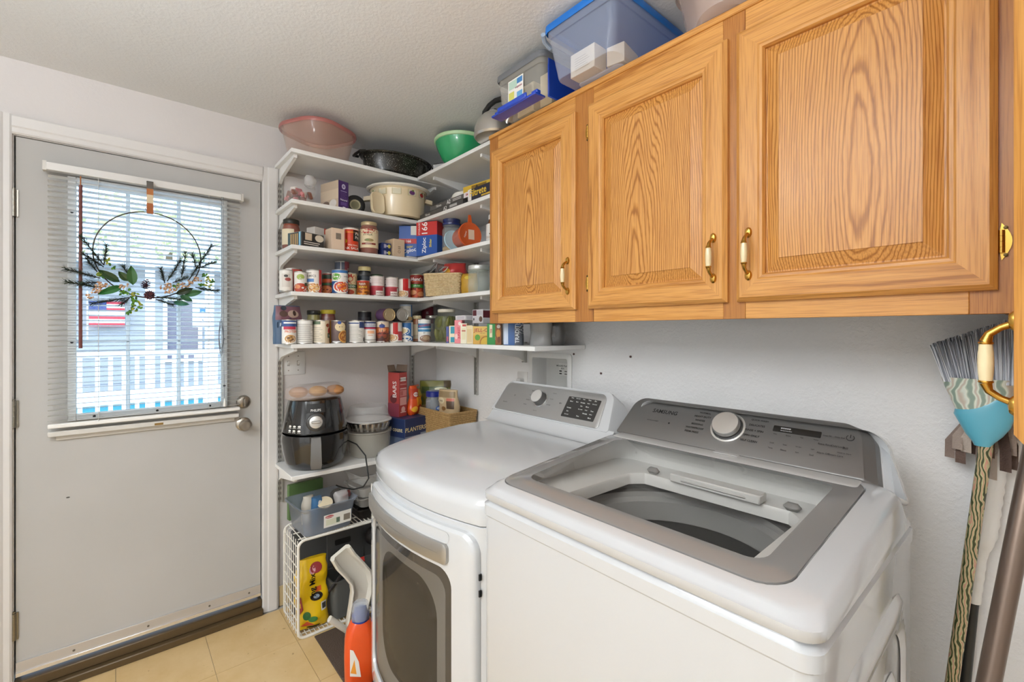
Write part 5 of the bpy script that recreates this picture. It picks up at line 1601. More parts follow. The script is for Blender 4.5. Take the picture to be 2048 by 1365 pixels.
for k, (sx_, c) in enumerate([(-.36, '8f9a4a'), (-.19, 'e2d6b8'), (-.02, 'e6dcc2'), (.16, '6a3a72'), (.31, 'b8302a'), (.44, 'c9b6c4')]):
    pp += [('r', sx_ - .055, sx_ + .055, .68, .92, 'c9bb92'), ('r', sx_ - .045, sx_ + .045, .70, .90, 'dcd6bc')]
    if k not in (1, 2):
        pp += [('e', sx_, .79, .035, .08, c), ('e', sx_ + .01, .87, .016, .03, '6a8a3a')]
printer(ckf, PI * .13, .14, pp, ck)
mug = thing('ladle_dish', 'cream spoon rest leaning against the slow cooker', 'dish', (.285, -.512, S2 + .002), rot=(0, -.12, .1))
MB().loft([[(.0 + dx, y_, z_) for y_, z_ in rrect(w_, h_, .026, 5, 0, .058)] for dx, w_, h_ in ((-.02, .05, .09), (-.012, .072, .114), (.0, .074, .116), (.006, .068, .11), (.0, .05, .092))]).build('dish_bowl', CKM, mug)
# filter boxes on the washer wall
carton(.52, -.20, S2, .19, .40, .024, '4c4a49', [('t', -.3, .5, .5, 'Filtrete', 'd8d6d2'), ('t', .12, .5, .8, 'A2', 'e8e6e2', 0), ('r', .22, .38, .25, .75, 'b9b7b4')], 'long grey Filtrete box, lowest of the stack by the cabinet', -90, group='filter boxes')
carton(.60, -.21, S2 + .0245, .17, .36, .024, '555352', [('t', -.25, .5, .5, 'Filtrete', 'e2e0dc'), ('t', .0, .5, .85, 'A2', 'efedea', 0), ('r', .1, .3, .3, .42, 'd3d1ce'), ('r', .1, .3, .58, .7, 'd3d1ce'), ('r', .36, .5, 0, 1, 'e6e0e0'), ('t', .43, .5, .5, '3M', 'b8404a')], 'grey Filtrete box lying on the lowest one', -90, group='filter boxes')
carton(.855, -.22, S2, .16, .17, .052, '2b2a3a', [('t', -.05, .6, .6, 'Filtrete', 'e8c23a'), ('r', -.5, -.34, 0, 1, 'e9e4e4'), ('r', .1, .5, .05, .2, 'c9a53a')], 'dark box with yellow Filt lettering against the cabinet', -90, group='filter boxes')
carton(.80, -.20, S2 + .0525, .15, .20, .03, 'd9b43a', [('r', -.2, .3, .2, .8, '8a6a1c'), ('p', [(-.1, .2), (.05, .2), (-.02, .8)], '3a2f12')], 'yellow flat box on top of the filter boxes', -84)
bag(.62, -.20, S2 + .049, .16, .10, .05, 'e3dccf', [('e', 0, .5, .3, .2, 'f0ece4')], 'crumpled white wrapper on the filter boxes', -80, 31, 'wrapper', 'paper_wrapper', lump=.014, top=.5)
bag(.70, -.215, S2 + .0495, .12, .05, .036, 'd8b23e', [], 'yellow wrapper lying over the filter boxes', -70, 33, 'wrapper', 'paper_wrapper', lump=.012, top=.6)
jar(.895, -.14, S2 + .0, .022, .17, 'e6e2da', M('e8e6e2', .4), [], 'white bottle top beside the cabinet on the second shelf', .8, .02)

# ================================================================ top shelf and cabinet top
def soft_tub(name, label, loc, yaw, side, h, r, wall_m, lid_m, lidded=True, cat='container', foot=.8):
    """rounded-square plastic tub with a snap lid"""
    t = thing(name, label, cat, loc, math.radians(yaw), 'plastic tubs')
    rg = [ring(side * foot * .9, side * foot * .9, r * .7, .002, 8), ring(side * foot, side * foot, r * .8, .012, 8), ring(side * .96, side * .96, r, h * .8, 8), ring(side, side, r, h, 8)]
    MB().loft(rg, cap1=False).build('tub_wall', wall_m, t)
    MB().loft([ring(side * foot * .6, side * foot * .6, r * .5, .0045, 8), ring(side * foot * .62, side * foot * .62, r * .5, .0065, 8)]).build('foot_ridge', wall_m, t)
    if lidded:
        MB().loft([ring(side * 1.03, side * 1.03, r, h - .012, 8), ring(side * 1.045, side * 1.045, r, h - .004, 8), ring(side * 1.03, side * 1.03, r, h + .006, 8), ring(side * .95, side * .95, r, h + .008, 8), ring(side * .93, side * .93, r, h + .002, 8)], cap0=False).build('tub_lid', lid_m, t)
    return t
soft_tub('plastic_tub', 'large clear tub with a pink lid on the top shelf by the door', (.185, -.775, S1), 27, .30, .145, .11, clear('e2c0aa', .3, .15), M('c0706a', .3, alpha=.62))
rp = thing('roasting_pan', 'black speckled oval roasting pan on the top shelf', 'pan', (.19, -.365, S1), 0, 'kitchen ware on the upper shelves')
def speckle():
    m = bpy.data.materials.new('speckled_enamel')
    m.use_nodes = True
    nt = m.node_tree
    b = nt.nodes['Principled BSDF']
    b.inputs['Roughness'].default_value = .22
    tc = nt.nodes.new('ShaderNodeTexCoord')
    v = N(nt, 'ShaderNodeTexNoise', Scale=260, Detail=1)
    cr = ramp(nt, [(.66, '24231d'), (.72, 'b8b6a8')])
    nt.links.new(tc.outputs['Object'], v.inputs['Vector'])
    nt.links.new(v.outputs['Fac'], cr.inputs['Fac'])
    nt.links.new(cr.outputs['Color'], b.inputs['Base Color'])
    return m
SPK = speckle()
MB().lathe([(0, .002), (.105, .001), (.122, .012), (.13, .045), (.134, .092), (.145, .096), (.148, .101), (.144, .105), (.134, .102), (.128, .05), (.1, .008), (0, .008)], seg=44, sx=.93, sy=1.38).build('pan_body', SPK, rp)
for s_ in (-1, 1):
    MB().tube([(-.05, s_ * .195, .097), (-.042, s_ * .222, .092), (0, s_ * .228, .088), (.042, s_ * .222, .092), (.05, s_ * .195, .097)], .0075, 8).build('handle', M('1a1916', .3), rp)
gb = thing('mixing_bowl', 'bright green plastic bowl with a pale rim on the top shelf', 'bowl', (.545, -.185, S1 + .004), 0, 'kitchen ware on the upper shelves')
MB().lathe([(0, .002), (.06, .001), (.07, .008), (.098, .05), (.122, .10), (.130, .13)], seg=40).build('bowl_body', M('2fa568', .25, alpha=.93, coat=.4), gb)
MB().lathe([(.130, .128), (.135, .130), (.137, .142), (.133, .147), (.128, .144), (.128, .13)], seg=40).build('bowl_rim', M('b8d8a8', .3), gb)
carton(.335, -.13, S1, .10, .13, .095, 'd4d2d0', [('r', -.5, .5, .96, 1, '3a3836')], 'white box behind the green bowl on the top shelf', -60, left=[('r', -.5, .5, .95, 1, '3a3836')])
kt = thing('kettle', 'brushed steel kettle with black arched handle on the cabinet', 'kettle', (.952, -.285, 2.2005), .0, 'kitchen ware on the upper shelves')
MB().lathe([(0, .001), (.086, 0), (.092, .008), (.09, .04), (.078, .075), (.055, .098), (.04, .104), (.04, .108), (.02, .114), (0, .115)], seg=36).build('kettle_body', M('cfcdc9', .32, .9), kt)
MB().ball((0, 0, .12), .011, 0, 12).build('lid_knob', M('222222', .4), kt)
MB().tube([(-.078, 0, .07), (-.088, 0, .11), (-.076, 0, .142), (-.04, 0, .160), (0, 0, .164), (.04, 0, .157), (.065, 0, .14), (.07, 0, .09)], [.006, .008, .011, .011, .011, .011, .009, .006], 10).build('handle', M('1d1d1d', .45), kt)
MB().tube([(.08, 0, .04), (.105, 0, .075), (.115, 0, .095)], [.018, .012, .01], 10).build('spout', M('b3b1ad', .3, 1.), kt)

def tote(name, label, x0, x1, y0, y1, z, h, wall, lid, taper=.04, r=.025, lh=.016):
    t = thing(name, label, 'storage bin', ((x0 + x1) / 2, (y0 + y1) / 2, z), 0, 'storage bins on the cabinet')
    w_, d_ = x1 - x0, y1 - y0
    MB().loft([ring(w_ - taper * 1.1, d_ - taper * 1.1, r, .002, 5), ring(w_ - taper, d_ - taper, r, .008, 5), ring(w_ - taper * .25, d_ - taper * .25, r, h * .78, 5), ring(w_ - taper * .2 + .006, d_ - taper * .2 + .006, r, h * .79, 5), ring(w_, d_, r, h, 5)], cap1=False).build('bin_wall', wall, t)
    MB().loft([ring(w_ + .006, d_ + .006, r, h - .012, 5), ring(w_ + .012, d_ + .012, r, h - .006, 5), ring(w_ + .01, d_ + .01, r, h + lh - .006, 5), ring(w_ - .006, d_ - .006, r, h + lh, 5)], cap0=False).build('bin_lid', lid, t)
    return t, w_, d_
ZC = 2.191
b1, w_, d_ = tote('storage_bin', 'small clear bin with blue sides and grey lid, left on cabinet', 1.112, 1.362, -.405, -.06, ZC, .15, clear('ece6da', .3, .12), M('6e7074', .4), .02)
bs = MB().box(w_ / 2 - .004, w_ / 2 + .003, -d_ / 2 + .03, d_ / 2 - .01, .004, .146, 0, .002).build('blue_side', M('1f46b0', .25, alpha=.9), b1)
MB().box(-w_ / 2 + .004, w_ / 2 - .002, -d_ / 2 - .03, -d_ / 2 + .02, -.004, .004, 0, .002).box(-.08, .08, -d_ / 2 - .036, -d_ / 2 - .026, -.002, .018, 0, .004).box(-w_ / 2 + .01, -.09, -d_ / 2 - .02, -d_ / 2, .004, .018, 0, .003).box(.09, w_ / 2 - .004, -d_ / 2 - .02, -d_ / 2, .004, .018, 0, .003).build('blue_latch', M('1c48c0', .22, coat=.5), b1)
printer(lambda s, t, off: (s, -d_ / 2 - .001 - off, .03 + t), w_, .1, [('r', -.22, .12, .05, .85, 'efeae2'), ('r', -.2, -.02, .5, .8, 'b9d2c0'), ('r', -.02, .1, .6, .8, '4a86c0'), ('r', -.2, -.08, .1, .4, 'd8d26a'), ('r', -.02, .1, .1, .3, '6aa8d8'), ('t', .02, .48, .1, 'organize', 'a04a6a')], b1)
carton(1.205, -.24, ZC + .008, .20, .09, .11, 'e8d9b4', [('r', -.4, .4, .1, .9, 'dccba2')], 'tan card box inside the small blue sided bin', -90)
carton(1.305, -.24, ZC + .008, .18, .06, .118, 'd9c8a4', [], 'narrow tan box inside the small blue sided bin', -90)
b2, w_, d_ = tote('storage_bin', 'large clear bin with a blue lid on the cabinet top', 1.425, 1.705, -.455, -.05, ZC, .165, clear('d3d8e8', .3, .16), M('1f6fc4', .3), .05)
MB().tube([(-w_ / 2 - .002, -d_ / 2 - .004, .155), (-w_ / 2 - .02, -d_ / 2 + .02, .15), (-w_ / 2 - .022, -d_ / 2 + .05, .14)], .008, 8).build('side_clip', M('9fb0c4', .3), b2)
MB().loft([ring(w_ * .6, d_ * .5, .02, -.0005, 4), ring(w_ * .62, d_ * .52, .02, .003, 4)]).build('base_ridge', clear('d9dcea', .4, .2), b2)
carton(1.53, -.36, ZC + .01, .06, .10, .075, 'e9e2d6', nutri(-.3, .3, .2, .8, 'b0a898', 6), 'white printed card box inside the large clear bin', -90)
carton(1.62, -.30, ZC + .01, .10, .06, .06, 'dcd2c4', [], 'cream card box at the right inside the large clear bin', -80)
carton(1.52, -.20, ZC + .01, .12, .12, .05, 'e2dad0', [], 'pale card box at the back inside the large clear bin', -95)
soft_tub('plastic_tub', 'frosted peach plastic tub on the cabinet top, right of the bins', (1.955, -.225, ZC), 40, .31, .17, .10, clear('e2c9bc', .5, .25), M('dfc8bc', .35, alpha=.7))
carton(1.60, -.12, ZC + .186, .05, .12, .0 + .006, 'd9b98a', [], 'thin tan sheet of card lying on the large bin lid', -90) if False else None

# ================================================================ lower shelf: air fryer and company
af = thing('air_fryer', 'glossy black egg shaped air fryer on the low shelf', 'air fryer', (.166, -.785, S6), face(.166, -.785) + .02)
GB = M('1d1d1e', .12, coat=.8)
def fr_ring(z, sx=1., sy=1.0):
    q = z / .325
    r = .118 + .034 * math.sin(PI * min(1, (q + .12) / .62) * .5) if q < .38 else .152 - .034 * ((q - .38) / .62) ** 1.5
    if q < .05:
        r = .112 + (.128 - .112) * (q / .05)
    return r
prof = [(0, .004)] + [(fr_ring(.325 * i / 22), .004 + .321 * i / 22) for i in range(23)]
lo = [(0, .004)] + [p for p in prof[1:] if p[1] <= .172]
hi = [p for p in prof[1:] if p[1] >= .172] + [(.105, .329), (.06, .333), (0, .334)]
MB().lathe(lo + [(lo[-1][0] - .004, lo[-1][1] + .002)], seg=44, sx=.98, sy=1).build('drawer_body', GB, af)
MB().lathe([(hi[0][0] - .004, hi[0][1] - .006)] + hi, seg=44, sx=.98, sy=1).build('upper_body', GB, af)
MB().lathe([(0, 0), (.10, 0), (.112, .006), (.1, .008), (0, .008)], seg=32).build('base', M('2b2b2b', .5), af)
fh = MB().loft([[(x_, y_ * k, z_) for y_ in (-1, 1) for x_ in ((xo, xo + .02) if y_ < 0 else (xo + .02, xo))] for xo, k, z_ in ((.148, .020, .165), (.166, .0215, .14), (.176, .0225, .09), (.176, .024, .045), (.168, .021, .026))])
fh.build('drawer_handle', M('6c6a67', .42), af, ang=30)
kp = MB().lathe([(.042, -.01), (.042, .012), (.038, .016), (.03, .017)], seg=30).lathe([(.03, .015), (.028, .022), (.024, .024), (0, .024)], seg=30, mi=1).box(-.006, .006, -.02, .02, .022, .034, 1, .004)
tl = Matrix.Translation((.139, 0, .232)) @ Matrix.Rotation(PI / 2 - .14, 4, 'Y')
kp.v = [tuple(tl @ Vector(p)) for p in kp.v]
kp.build('timer_dial', [M('3b3a39', .3), M('c8c6c2', .3, .6)], af)
def aff(s, t, off):
    a = s / .145
    z = t
    r = fr_ring(z - .004) + .0008 + off
    return (r * math.cos(a) * .98, r * math.sin(a), z)
pp = [('r', -.1, .1, .84, .965, '111111'), ('t', 0, .875, .035, 'PHILIPS', 'e2e0dc')]
for i in range(3):
    for j in range(2):
        pp += [('e', -.27 + .055 * i, .655 - .06 * j, .017, .014, 'e6e4df'), ('r', -.288 + .055 * i, -.252 + .055 * i, .628 - .06 * j, .634 - .06 * j, 'd9d7d2')]
printer(aff, PI * .145, .325, pp, af)
MB().tube([(-.02, .148, .10), (.03, .19, .085), (.09, .225, .04), (.135, .235, -.06), (.13, .21, -.10), (.08, .17, -.122), (.0, .12, -.13), (-.06, .10, -.135)], .0035, 8).build('power_cord', M('141414', .4), af)
bag(.185, -.79, S6 + .332, .275, .19, .062, 'c9a98a', [], 'bread rolls in a clear bag lying on the air fryer', 20, 41, 'bag', 'bread_bag', lump=.016, mat=clear('dccac2', .36, .14), top=.6, bot=.8, fr=12)
for k, (yy, xx) in enumerate(((-.87, .195), (-.785, .205), (-.705, .21))):
    br = thing('bread_roll', ['tan bread roll in the bag, at the door end', 'golden bread roll in the bag, in the middle', 'tan bread roll in the bag, at the dryer end'][k], 'bread', (xx, yy, S6 + .337), 0, 'bread rolls')
    MB().ball((0, 0, .026), .046, 0, 14, 1.1, .92, .55).build('crust', M(['b88a5c', 'd8a34e', 'b98452'][k], .6, bump=(60, .3, .003)), br)
# stack of take-away trays behind the fryer
CLR = clear('d8d9d6', .26, .08)
ct = thing('plastic_tray', 'clear plastic cake tub under the foil pan beside the air fryer', 'tray', (.145, -.503, S6), 0, 'take away trays')
MB().lathe([(0, .002), (.10, .002), (.105, .008), (.112, .12), (.118, .124), (.118, .130), (.108, .130)], seg=40).build('tub_wall', clear('d5d0c4', .42, .1), ct)
fp = thing('foil_pan', 'round silver foil pan with a white card lid', 'pan', (.145, -.503, S6 + .131), 0, 'take away trays')
fo = MB()
rg = []
for (r_, z_) in ((.0, .002), (.094, .002), (.112, .044), (.119, .046), (.119, .050)):
    if r_ == 0:
        continue
    rg.append([((r_ + (.002 * math.cos(30 * a) if z_ < .045 else 0)) * math.cos(a), (r_ + (.002 * math.cos(30 * a) if z_ < .045 else 0)) * math.sin(a), z_) for a in [2 * PI * i / 120 for i in range(120)]])
fo.loft(rg, cap1=False)
fo.build('foil', M('bcbab6', .25, 1.), fp)
MB().lathe([(.117, .0505), (.118, .052), (.116, .054), (0, .058)], seg=40).build('card_lid', M('d8d6d2', .5), fp)
cd = thing('plastic_tray', 'clear domed plastic lid upside down on the foil pan', 'tray', (.135, -.503, S6 + .19), 0, 'take away trays')
MB().lathe([(.112, .0), (.115, .004), (.108, .012), (.10, .05), (.09, .066), (.0, .07)], seg=40).build('dome', clear('e2e2e0', .28, .06), cd)
# corner goods
carton(.155, -.290, S6, .16, .16, .176, '27365f', [('r', -.5, .5, .0, .42, '5d6b80'), ('t', -.02, .66, .19, 'PLANTERS', 'ead9a6', 0, .1), ('r', -.5, .5, .42, .45, '8b98ac'), ('r', .2, .5, .44, .5, '8a97ab')], 'navy PLANTERS snack box in the corner behind the dryer', 14, left=[('r', -.5, .5, .0, .42, '55627a'), ('t', .0, .66, .14, '24 count', 'e2d3a8')])
rb = carton(.12, -.325, S6 + .1766, .085, .062, .245, 'b0423e', [('r', -.34, .34, .80, .89, 'f0e6e0'), ('t', 0, .845, .045, 'MILK CHOC', '4a2a28'), ('r', -.38, .38, .72, .74, 'd8938c'), ('r', -.38, .38, .62, .65, 'e2b0aa'), ('r', -.4, .4, .46, .60, 'd88a84'), ('r', -.36, -.02, .48, .58, 'c46a64'), ('r', -.4, .4, .26, .44, 'e0a49c'), ('e', 0, .16, .24, .07, 'e8b8ae'), ('r', -.34, .34, .09, .11, 'ecc4bc')], 'tall open red cereal bar box on the PLANTERS box', 18, left=[('t', .1, .62, .12, 'BARS', 'efe2de', 90), ('r', -.5, .5, .0, .3, '8a3a4a'), ('e', 0, .4, .3, .1, '6a2c30')])
for (a, b, c, d) in ((-.0425, .0425, -.031, -.0295),):
    pass
MB().prism([(-.042, .03, .246), (.042, .03, .246), (.04, .036, .285), (-.04, .036, .285)], (0, -.0015, 0)).build('open_flap', M('7d6a5c', .7), rb, smooth=False)
MB().prism([(-.042, -.03, .246), (-.042, .03, .246), (-.055, .026, .283), (-.055, -.026, .283)], (.0015, 0, 0)).build('open_flap', M('8a7464', .7), rb, smooth=False)
MB().box(-.04, .04, -.028, .028, .2455, .2462).build('box_opening', M('15110f', .9), rb, smooth=False)
bag(.13, -.225, S6 + .1766, .095, .06, .165, 'd8501c', [('r', -.5, -.05, .55, .9, 'b83a20'), ('r', -.2, .4, .3, .6, 'e8921f'), ('r', .0, .5, .62, .85, 'c9a03a'), ('e', -.22, .7, .16, .08, 'e8d8d0'), ('t', -.2, .7, .06, 'FUN', 'c02a24'), ('p', [(-.1, .1), (.2, .3), (.1, .55), (-.05, .5), (.05, .35), (-.2, .15)], 'c2331c'), ('e', .1, .92, .2, .05, '5a6a44'), ('e', .3, .5, .1, .1, '3a5a4a'), ('e', -.3, .2, .18, .1, 'f0b436')], 'orange and red candy bag on the PLANTERS box', 25, 51, 'bag', 'candy_bag', lump=.014, top=.35)
WK2 = weave('a5824f', 'bf9c68', 120)
basket(.285, -.108, S6, .19, .34, .215, -90 + 90, 'brown woven basket of snacks in the corner behind the dryer', WK2, 20)
jb = thing('storage_jar', 'short clear jar with blue lid in the brown basket', 'jar', (.205, -.14, S6 + .10), face(.2, -.14), 'jars on the shelves')
MB().lathe([(0, .0), (.044, 0), (.048, .008), (.048, .16), (.042, .172), (.042, .182)], seg=28).build('glass', clear('b9c2cc', .4, .05), jb)
MB().lathe([(.045, .178), (.047, .18), (.047, .205), (.042, .21), (0, .212)], seg=28).build('lid', M('1f2f8a', .3, coat=.4), jb)
MB().lathe([(0, .004), (.044, .004), (.045, .15), (0, .15)], seg=20).build('contents', M('7d766c', .6, bump=(120, 1., .01)), jb)
printer(lambda s, t, off: cyl(.0485)(s, t, off), PI * .048, .16, [('e', .18, .72, .12, .07, '2f5fae'), ('e', .18, .72, .08, .045, 'c9d6e6')], jb)
bag(.10, -.07, S6 + .02, .19, .07, .335, '7d7a34', [('r', -.5, .5, .78, .9, '4a5a34'), ('e', .2, .86, .2, .03, 'd8d8b0'), ('r', .3, .5, .88, 1, '5a4a30')], 'olive green snack bag standing behind the blue lidded jar', -40, 61, 'bag', 'snack_bag', lump=.01, top=.6, bot=.8)
bag(.345, -.13, S6 + .03, .13, .06, .30, 'c9b089', [('r', -.5, .5, .86, .97, '9a8462'), ('e', -.25, .80, .2, .06, 'd8cba8'), ('t', -.25, .80, .035, 'nuts', '5a4630'), ('r', .05, .4, .66, .82, '5a4636'), ('r', .05, .4, .80, .85, 'c8705a'), ('e', -.1, .66, .12, .04, '8a6238')], 'tan snack bag with brown print in the brown basket', -70, 63, 'bag', 'snack_bag', lump=.008, top=.6, bot=.8)

# ================================================================ wire rack and what it holds
RX0, RX1, RY0, RY1, RH = .115, .340, -.912, -.40, .440
rk = thing('wire_rack', 'white wire rack standing on the floor under the low shelf', 'rack', ((RX0 + RX1) / 2, RY0, 0))
WR = M('e6e2d8', .35)
hx = (RX1 - RX0) / 2
ly = RY1 - RY0
def rloop(x, r, rad):
    c = .03
    pts = []
    for (cy_, cz_, a0) in ((ly - c, RH - c, 0), (c, RH - c, 90), (c, c + .006, 180), (ly - c, c + .006, 270)):
        for i in range(5):
            a = math.radians(a0 + 22.5 * i)
            pts.append((x, cy_ + c * math.cos(a), cz_ + c * math.sin(a)))
    return MB().tube(pts + pts[:2], r, 8)
rloop(hx, .0065, 0).build('front_frame', WR, rk)
rloop(-hx, .005, 0).build('back_frame', WR, rk)
wv = MB()
for yy in (0.002, ly - .002):
    for k in range(9):
        z = .03 + (RH - .06) * k / 8
        wv.tube([(-hx, yy, z), (hx, yy, z)], .0022, 6)
    for k in range(7):
        x = -hx + 2 * hx * (k + .5) / 7
        wv.tube([(x, yy, .01), (x, yy, RH - .004)], .0022, 6)
tag(wv.build('side_grid', WR, rk), None, kind='stuff')
wv = MB()
for k in range(26):
    y = .02 + (ly - .04) * k / 25
    wv.tube([(-hx, y, RH - .002), (hx, y, RH - .002)], .0022, 6)
    wv.tube([(-hx, y, .008), (hx, y, .008)], .0022, 6)
for k in range(3):
    x = -hx + 2 * hx * (k + .5) / 3
    wv.tube([(x, .01, RH - .006), (x, ly - .01, RH - .006)], .003, 6)
    wv.tube([(x, .01, .004), (x, ly - .01, .004)], .003, 6)
tag(wv.build('shelf_grid', WR, rk), None, kind='stuff')

rbn = thing('storage_tub', 'grey blue plastic tub of odds and ends on the wire rack', 'tub', (.225, -.775, RH + .003), math.radians(4))
GT = clear('8f98a6', .62, .2)
MB().loft([ring(.20, .215, .03, .0, 6), ring(.205, .22, .03, .01, 6), ring(.225, .245, .035, .11, 6), ring(.25, .275, .04, .125, 6), ring(.252, .277, .04, .13, 6), ring(.24, .262, .036, .131, 6)], cap1=False).build('tub_wall', GT, rbn)
printer(lambda s, t, off: (.109 + .09 * t * .5 + off + .003, s + .03, .025 + t), .13, .058, [('r', -.5, .5, 0, 1, 'efece4'), ('e', -.3, .82, .16, .12, 'b83a3c'), ('r', -.42, .08, .15, .62, 'dfe0c8'), ('r', -.05, .08, .2, .6, '6a7a6a'), ('r', .22, .46, .2, .7, '8f8578'), ('t', -.3, .82, .12, 'Rubbermaid', 'f3e6e2')], rbn)
for k, (dx, dy, w2, d2_, h2, c, lb_) in enumerate([(-.05, -.05, .06, .05, .10, 'c9c2b4', 'cream pill box in the grey blue tub'), (.03, -.03, .05, .045, .115, '3f6f9a', 'blue and white packet in the grey blue tub'), (.0, .06, .09, .05, .11, '4a4846', 'dark pouch in the grey blue tub')]):
    bag(.225 + dx, -.775 + dy, RH + .008, w2, d2_, h2 + .03, c, [('e', 0, .8, .2, .1, 'e8e4da')] if k == 1 else [], lb_, 20 * k, 70 + k, 'packet', 'small_packet', lump=.012, top=.5)
dc = thing('jar_lid', 'cream round lid lying in the grey blue tub', 'lid', (.275, -.775, RH + .12), rot=(.2, .5, .2))
MB().lathe([(0, 0), (.03, 0), (.035, .003), (.034, .007), (0, .008)], seg=24).build('lid_disc', M('e2d3b4', .4), dc)
bag(.27, -.70, RH + .10, .06, .05, .06, 'd9cfcb', [], 'clear plastic bag on top of the grey blue tub', 10, 77, 'bag', 'plastic_bag', lump=.014, mat=clear('e2dedc', .45, .12))
bag(.255, -.665, RH + .118, .05, .03, .03, '7a2f2a', [], 'dark red bottle cap end in the grey blue tub', 30, 79, 'packet', 'small_packet', lump=.008)
carton(.06, -.80, RH + .004, .025, .17, .172, '5c7a48', [('r', -.5, .5, 0, 1, '5a7546')], 'green cloth covered book standing behind the grey blue tub', 8, group='books', name='book', cat='book')
# clear and black take-away trays on the rack
for k, (zz, m_, lb_) in enumerate([(0, M('1d1a19', .3), 'black food tray, lowest of the stack on the wire rack'), (.056, clear('b9b6b0', .5, .1), 'smoky clear tray, second of the stack on the wire rack'), (.105, clear('dbd9d4', .38, .08), 'clear tray, third of the stack on the wire rack'), (.165, clear('e4e4e2', .3, .06), 'clear tray, highest of the stack on the wire rack')]):
    t = thing('plastic_tray', lb_, 'tray', (.22, -.545, RH + .003 + zz), .05 * k, 'take away trays')
    hh = .05
    rg = []
    for (w2, d2_, z_) in ((.15, .13, .0), (.155, .135, .004), (.175, .155, hh - .006), (.195, .175, hh - .004), (.195, .175, hh), (.178, .158, hh)):
        rg.append(ring(w2, d2_, .025, z_, 5))
    MB().loft(rg, cap1=False).build('tray_wall', m_, t)
# grey tote panel and box inside the rack
tp = thing('tote_lid', 'dark grey tote lid standing upright inside the wire rack', 'lid', (.150, -.655, .014), rot=(0, -.05, 0))
GR = M('4d4e4e', .55, bump=(300, .2, .001))
MB().box(-.012, .008, -.23, .23, 0, .40, b=.006).build('lid_panel', GR, tp)
def pring(y0, y1, z0, z1, r, x):
    return [(x, a, b) for a, b in rrect(y1 - y0, z1 - z0, r, 5, (y0 + y1) / 2, (z0 + z1) / 2)]
MB().loft([pring(-.07, .12, .1, .36, .04, .008), pring(-.066, .116, .104, .356, .038, .016), pring(-.06, .11, .11, .35, .036, .017)], cap0=False).build('raised_field', GR, tp)
MB().loft([pring(-.03, .05, .272, .30, .006, .0175), pring(-.03, .05, .272, .30, .006, .0182)], cap0=False).build('grip_slot', M('1a1a1a', .6), tp)
gx = thing('storage_box', 'dark grey open box inside the wire rack under the yellow bag', 'box', (.255, -.62, .014), .03)
MB().loft([ring(.125, .25, .02, 0, 4), ring(.135, .26, .02, .004, 4), ring(.145, .275, .022, .175, 4), ring(.155, .285, .024, .178, 4), ring(.155, .285, .024, .184, 4), ring(.138, .268, .02, .182, 4), ring(.125, .25, .018, .02, 4)]).build('box_wall', M('5a5b58', .5), gx)
co = thing('power_cable', 'coiled black cable lying on the dark grey box', 'cable', (.275, -.70, .215))
cb_ = MB()
for k in range(4):
    cb_.tube([(.01 * math.sin(k) + .012 * k * 0, (.032 - .004 * k) * math.cos(2 * PI * i / 18), .03 + .008 * k * 0 + (.030 - .004 * k) * math.sin(2 * PI * i / 18)) for i in range(19)], .006, 7)
cb_.build('coil', M('1a1817', .35), co)
MB().tube([(.03, .03, .02), (.05, -.03, -.01), (.055, -.075, -.05)], [.008, .009, .007], 8).build('cable_end', M('1d1a19', .35), co)
MB().tube([(.0, .06, .02), (.02, .11, .03)], .012, 8).build('plug_grip', M('b0281f', .4), co)
mo = thing('small_case', 'round black mesh ball behind the white plastic arm', 'ball', (.19, -.50, .30))
MB().ball((0, 0, .0), .045, 0, 14).build('shell', M('241f1e', .6, bump=(200, .6, .004)), mo)
bag(.292, -.838, .016, .135, .05, .305, 'e6bd16', [('e', .12, .86, .2, .08, '9a3a3c'), ('e', .0, .84, .1, .06, 'd8a0a8'), ('t', .02, .62, .11, 'ing Mix', '1f1a12', 90), ('r', .1, .3, .50, .57, 'd9602a'), ('e', .12, .44, .2, .06, '1d1a16'), ('e', .12, .44, .1, .03, '8a9aa8'), ('r', .25, .44, .22, .34, 'e2e0d8'), ('r', .28, .42, .24, .32, '4a4842'), ('e', -.2, .2, .12, .06, '2f6a34'), ('e', -.02, .14, .14, .04, '3a7a3c'), ('p', [(-.46, .2), (-.3, .3), (-.36, .5), (-.46, .46)], 'a2483c'), ('p', [(-.4, .06), (.05, .05), (-.2, .12)], 'c8502a'), ('e', .0, .03, .22, .015, '2a2418')], 'crumpled yellow potting mix bag in the wire rack', 0, 81, 'bag', 'potting_mix_bag', lump=.02, top=.75, bot=.55, rot=(.0, -.08, -.1), rough=.25, fr=8)

# white moulded arm, detergent bottle and mat on the floor
wa = thing('plastic_channel', 'white moulded plastic channel piece standing beside the wire rack', 'channel', (.50, -.72, 0))
pth = [(-.068, .415), (-.045, .372), (-.010, .325), (.020, .28), (.030, .23), (.016, .17), (.002, .10), (-.002, .02)]
rg = []
for i, (yy, zz) in enumerate(pth):
    a, b = pth[max(0, i - 1)], pth[min(len(pth) - 1, i + 1)]
    d = Vector((b[0] - a[0], b[1] - a[1])).normalized()
    n = Vector((-d.y, d.x))
    hw = [.046, .048, .048, .05, .052, .046, .044, .044][i]
    dp = [.012, .026, .028, .028, .022, .012, .01, .01][i]
    sec = []
    for (q, x) in ((-1, .0), (-1, .022), (-.86, .026), (-.74, .022), (-.6, .022 - dp), (.6, .022 - dp), (.74, .022), (.86, .026), (1, .022), (1, .0), (.8, -.014), (-.8, -.014)):
        sec.append((x, yy + n.x * q * hw, zz + n.y * q * hw))
    rg.append(sec)
MB().loft(rg).build('channel', M('e2ddd0', .35), wa, ang=40)
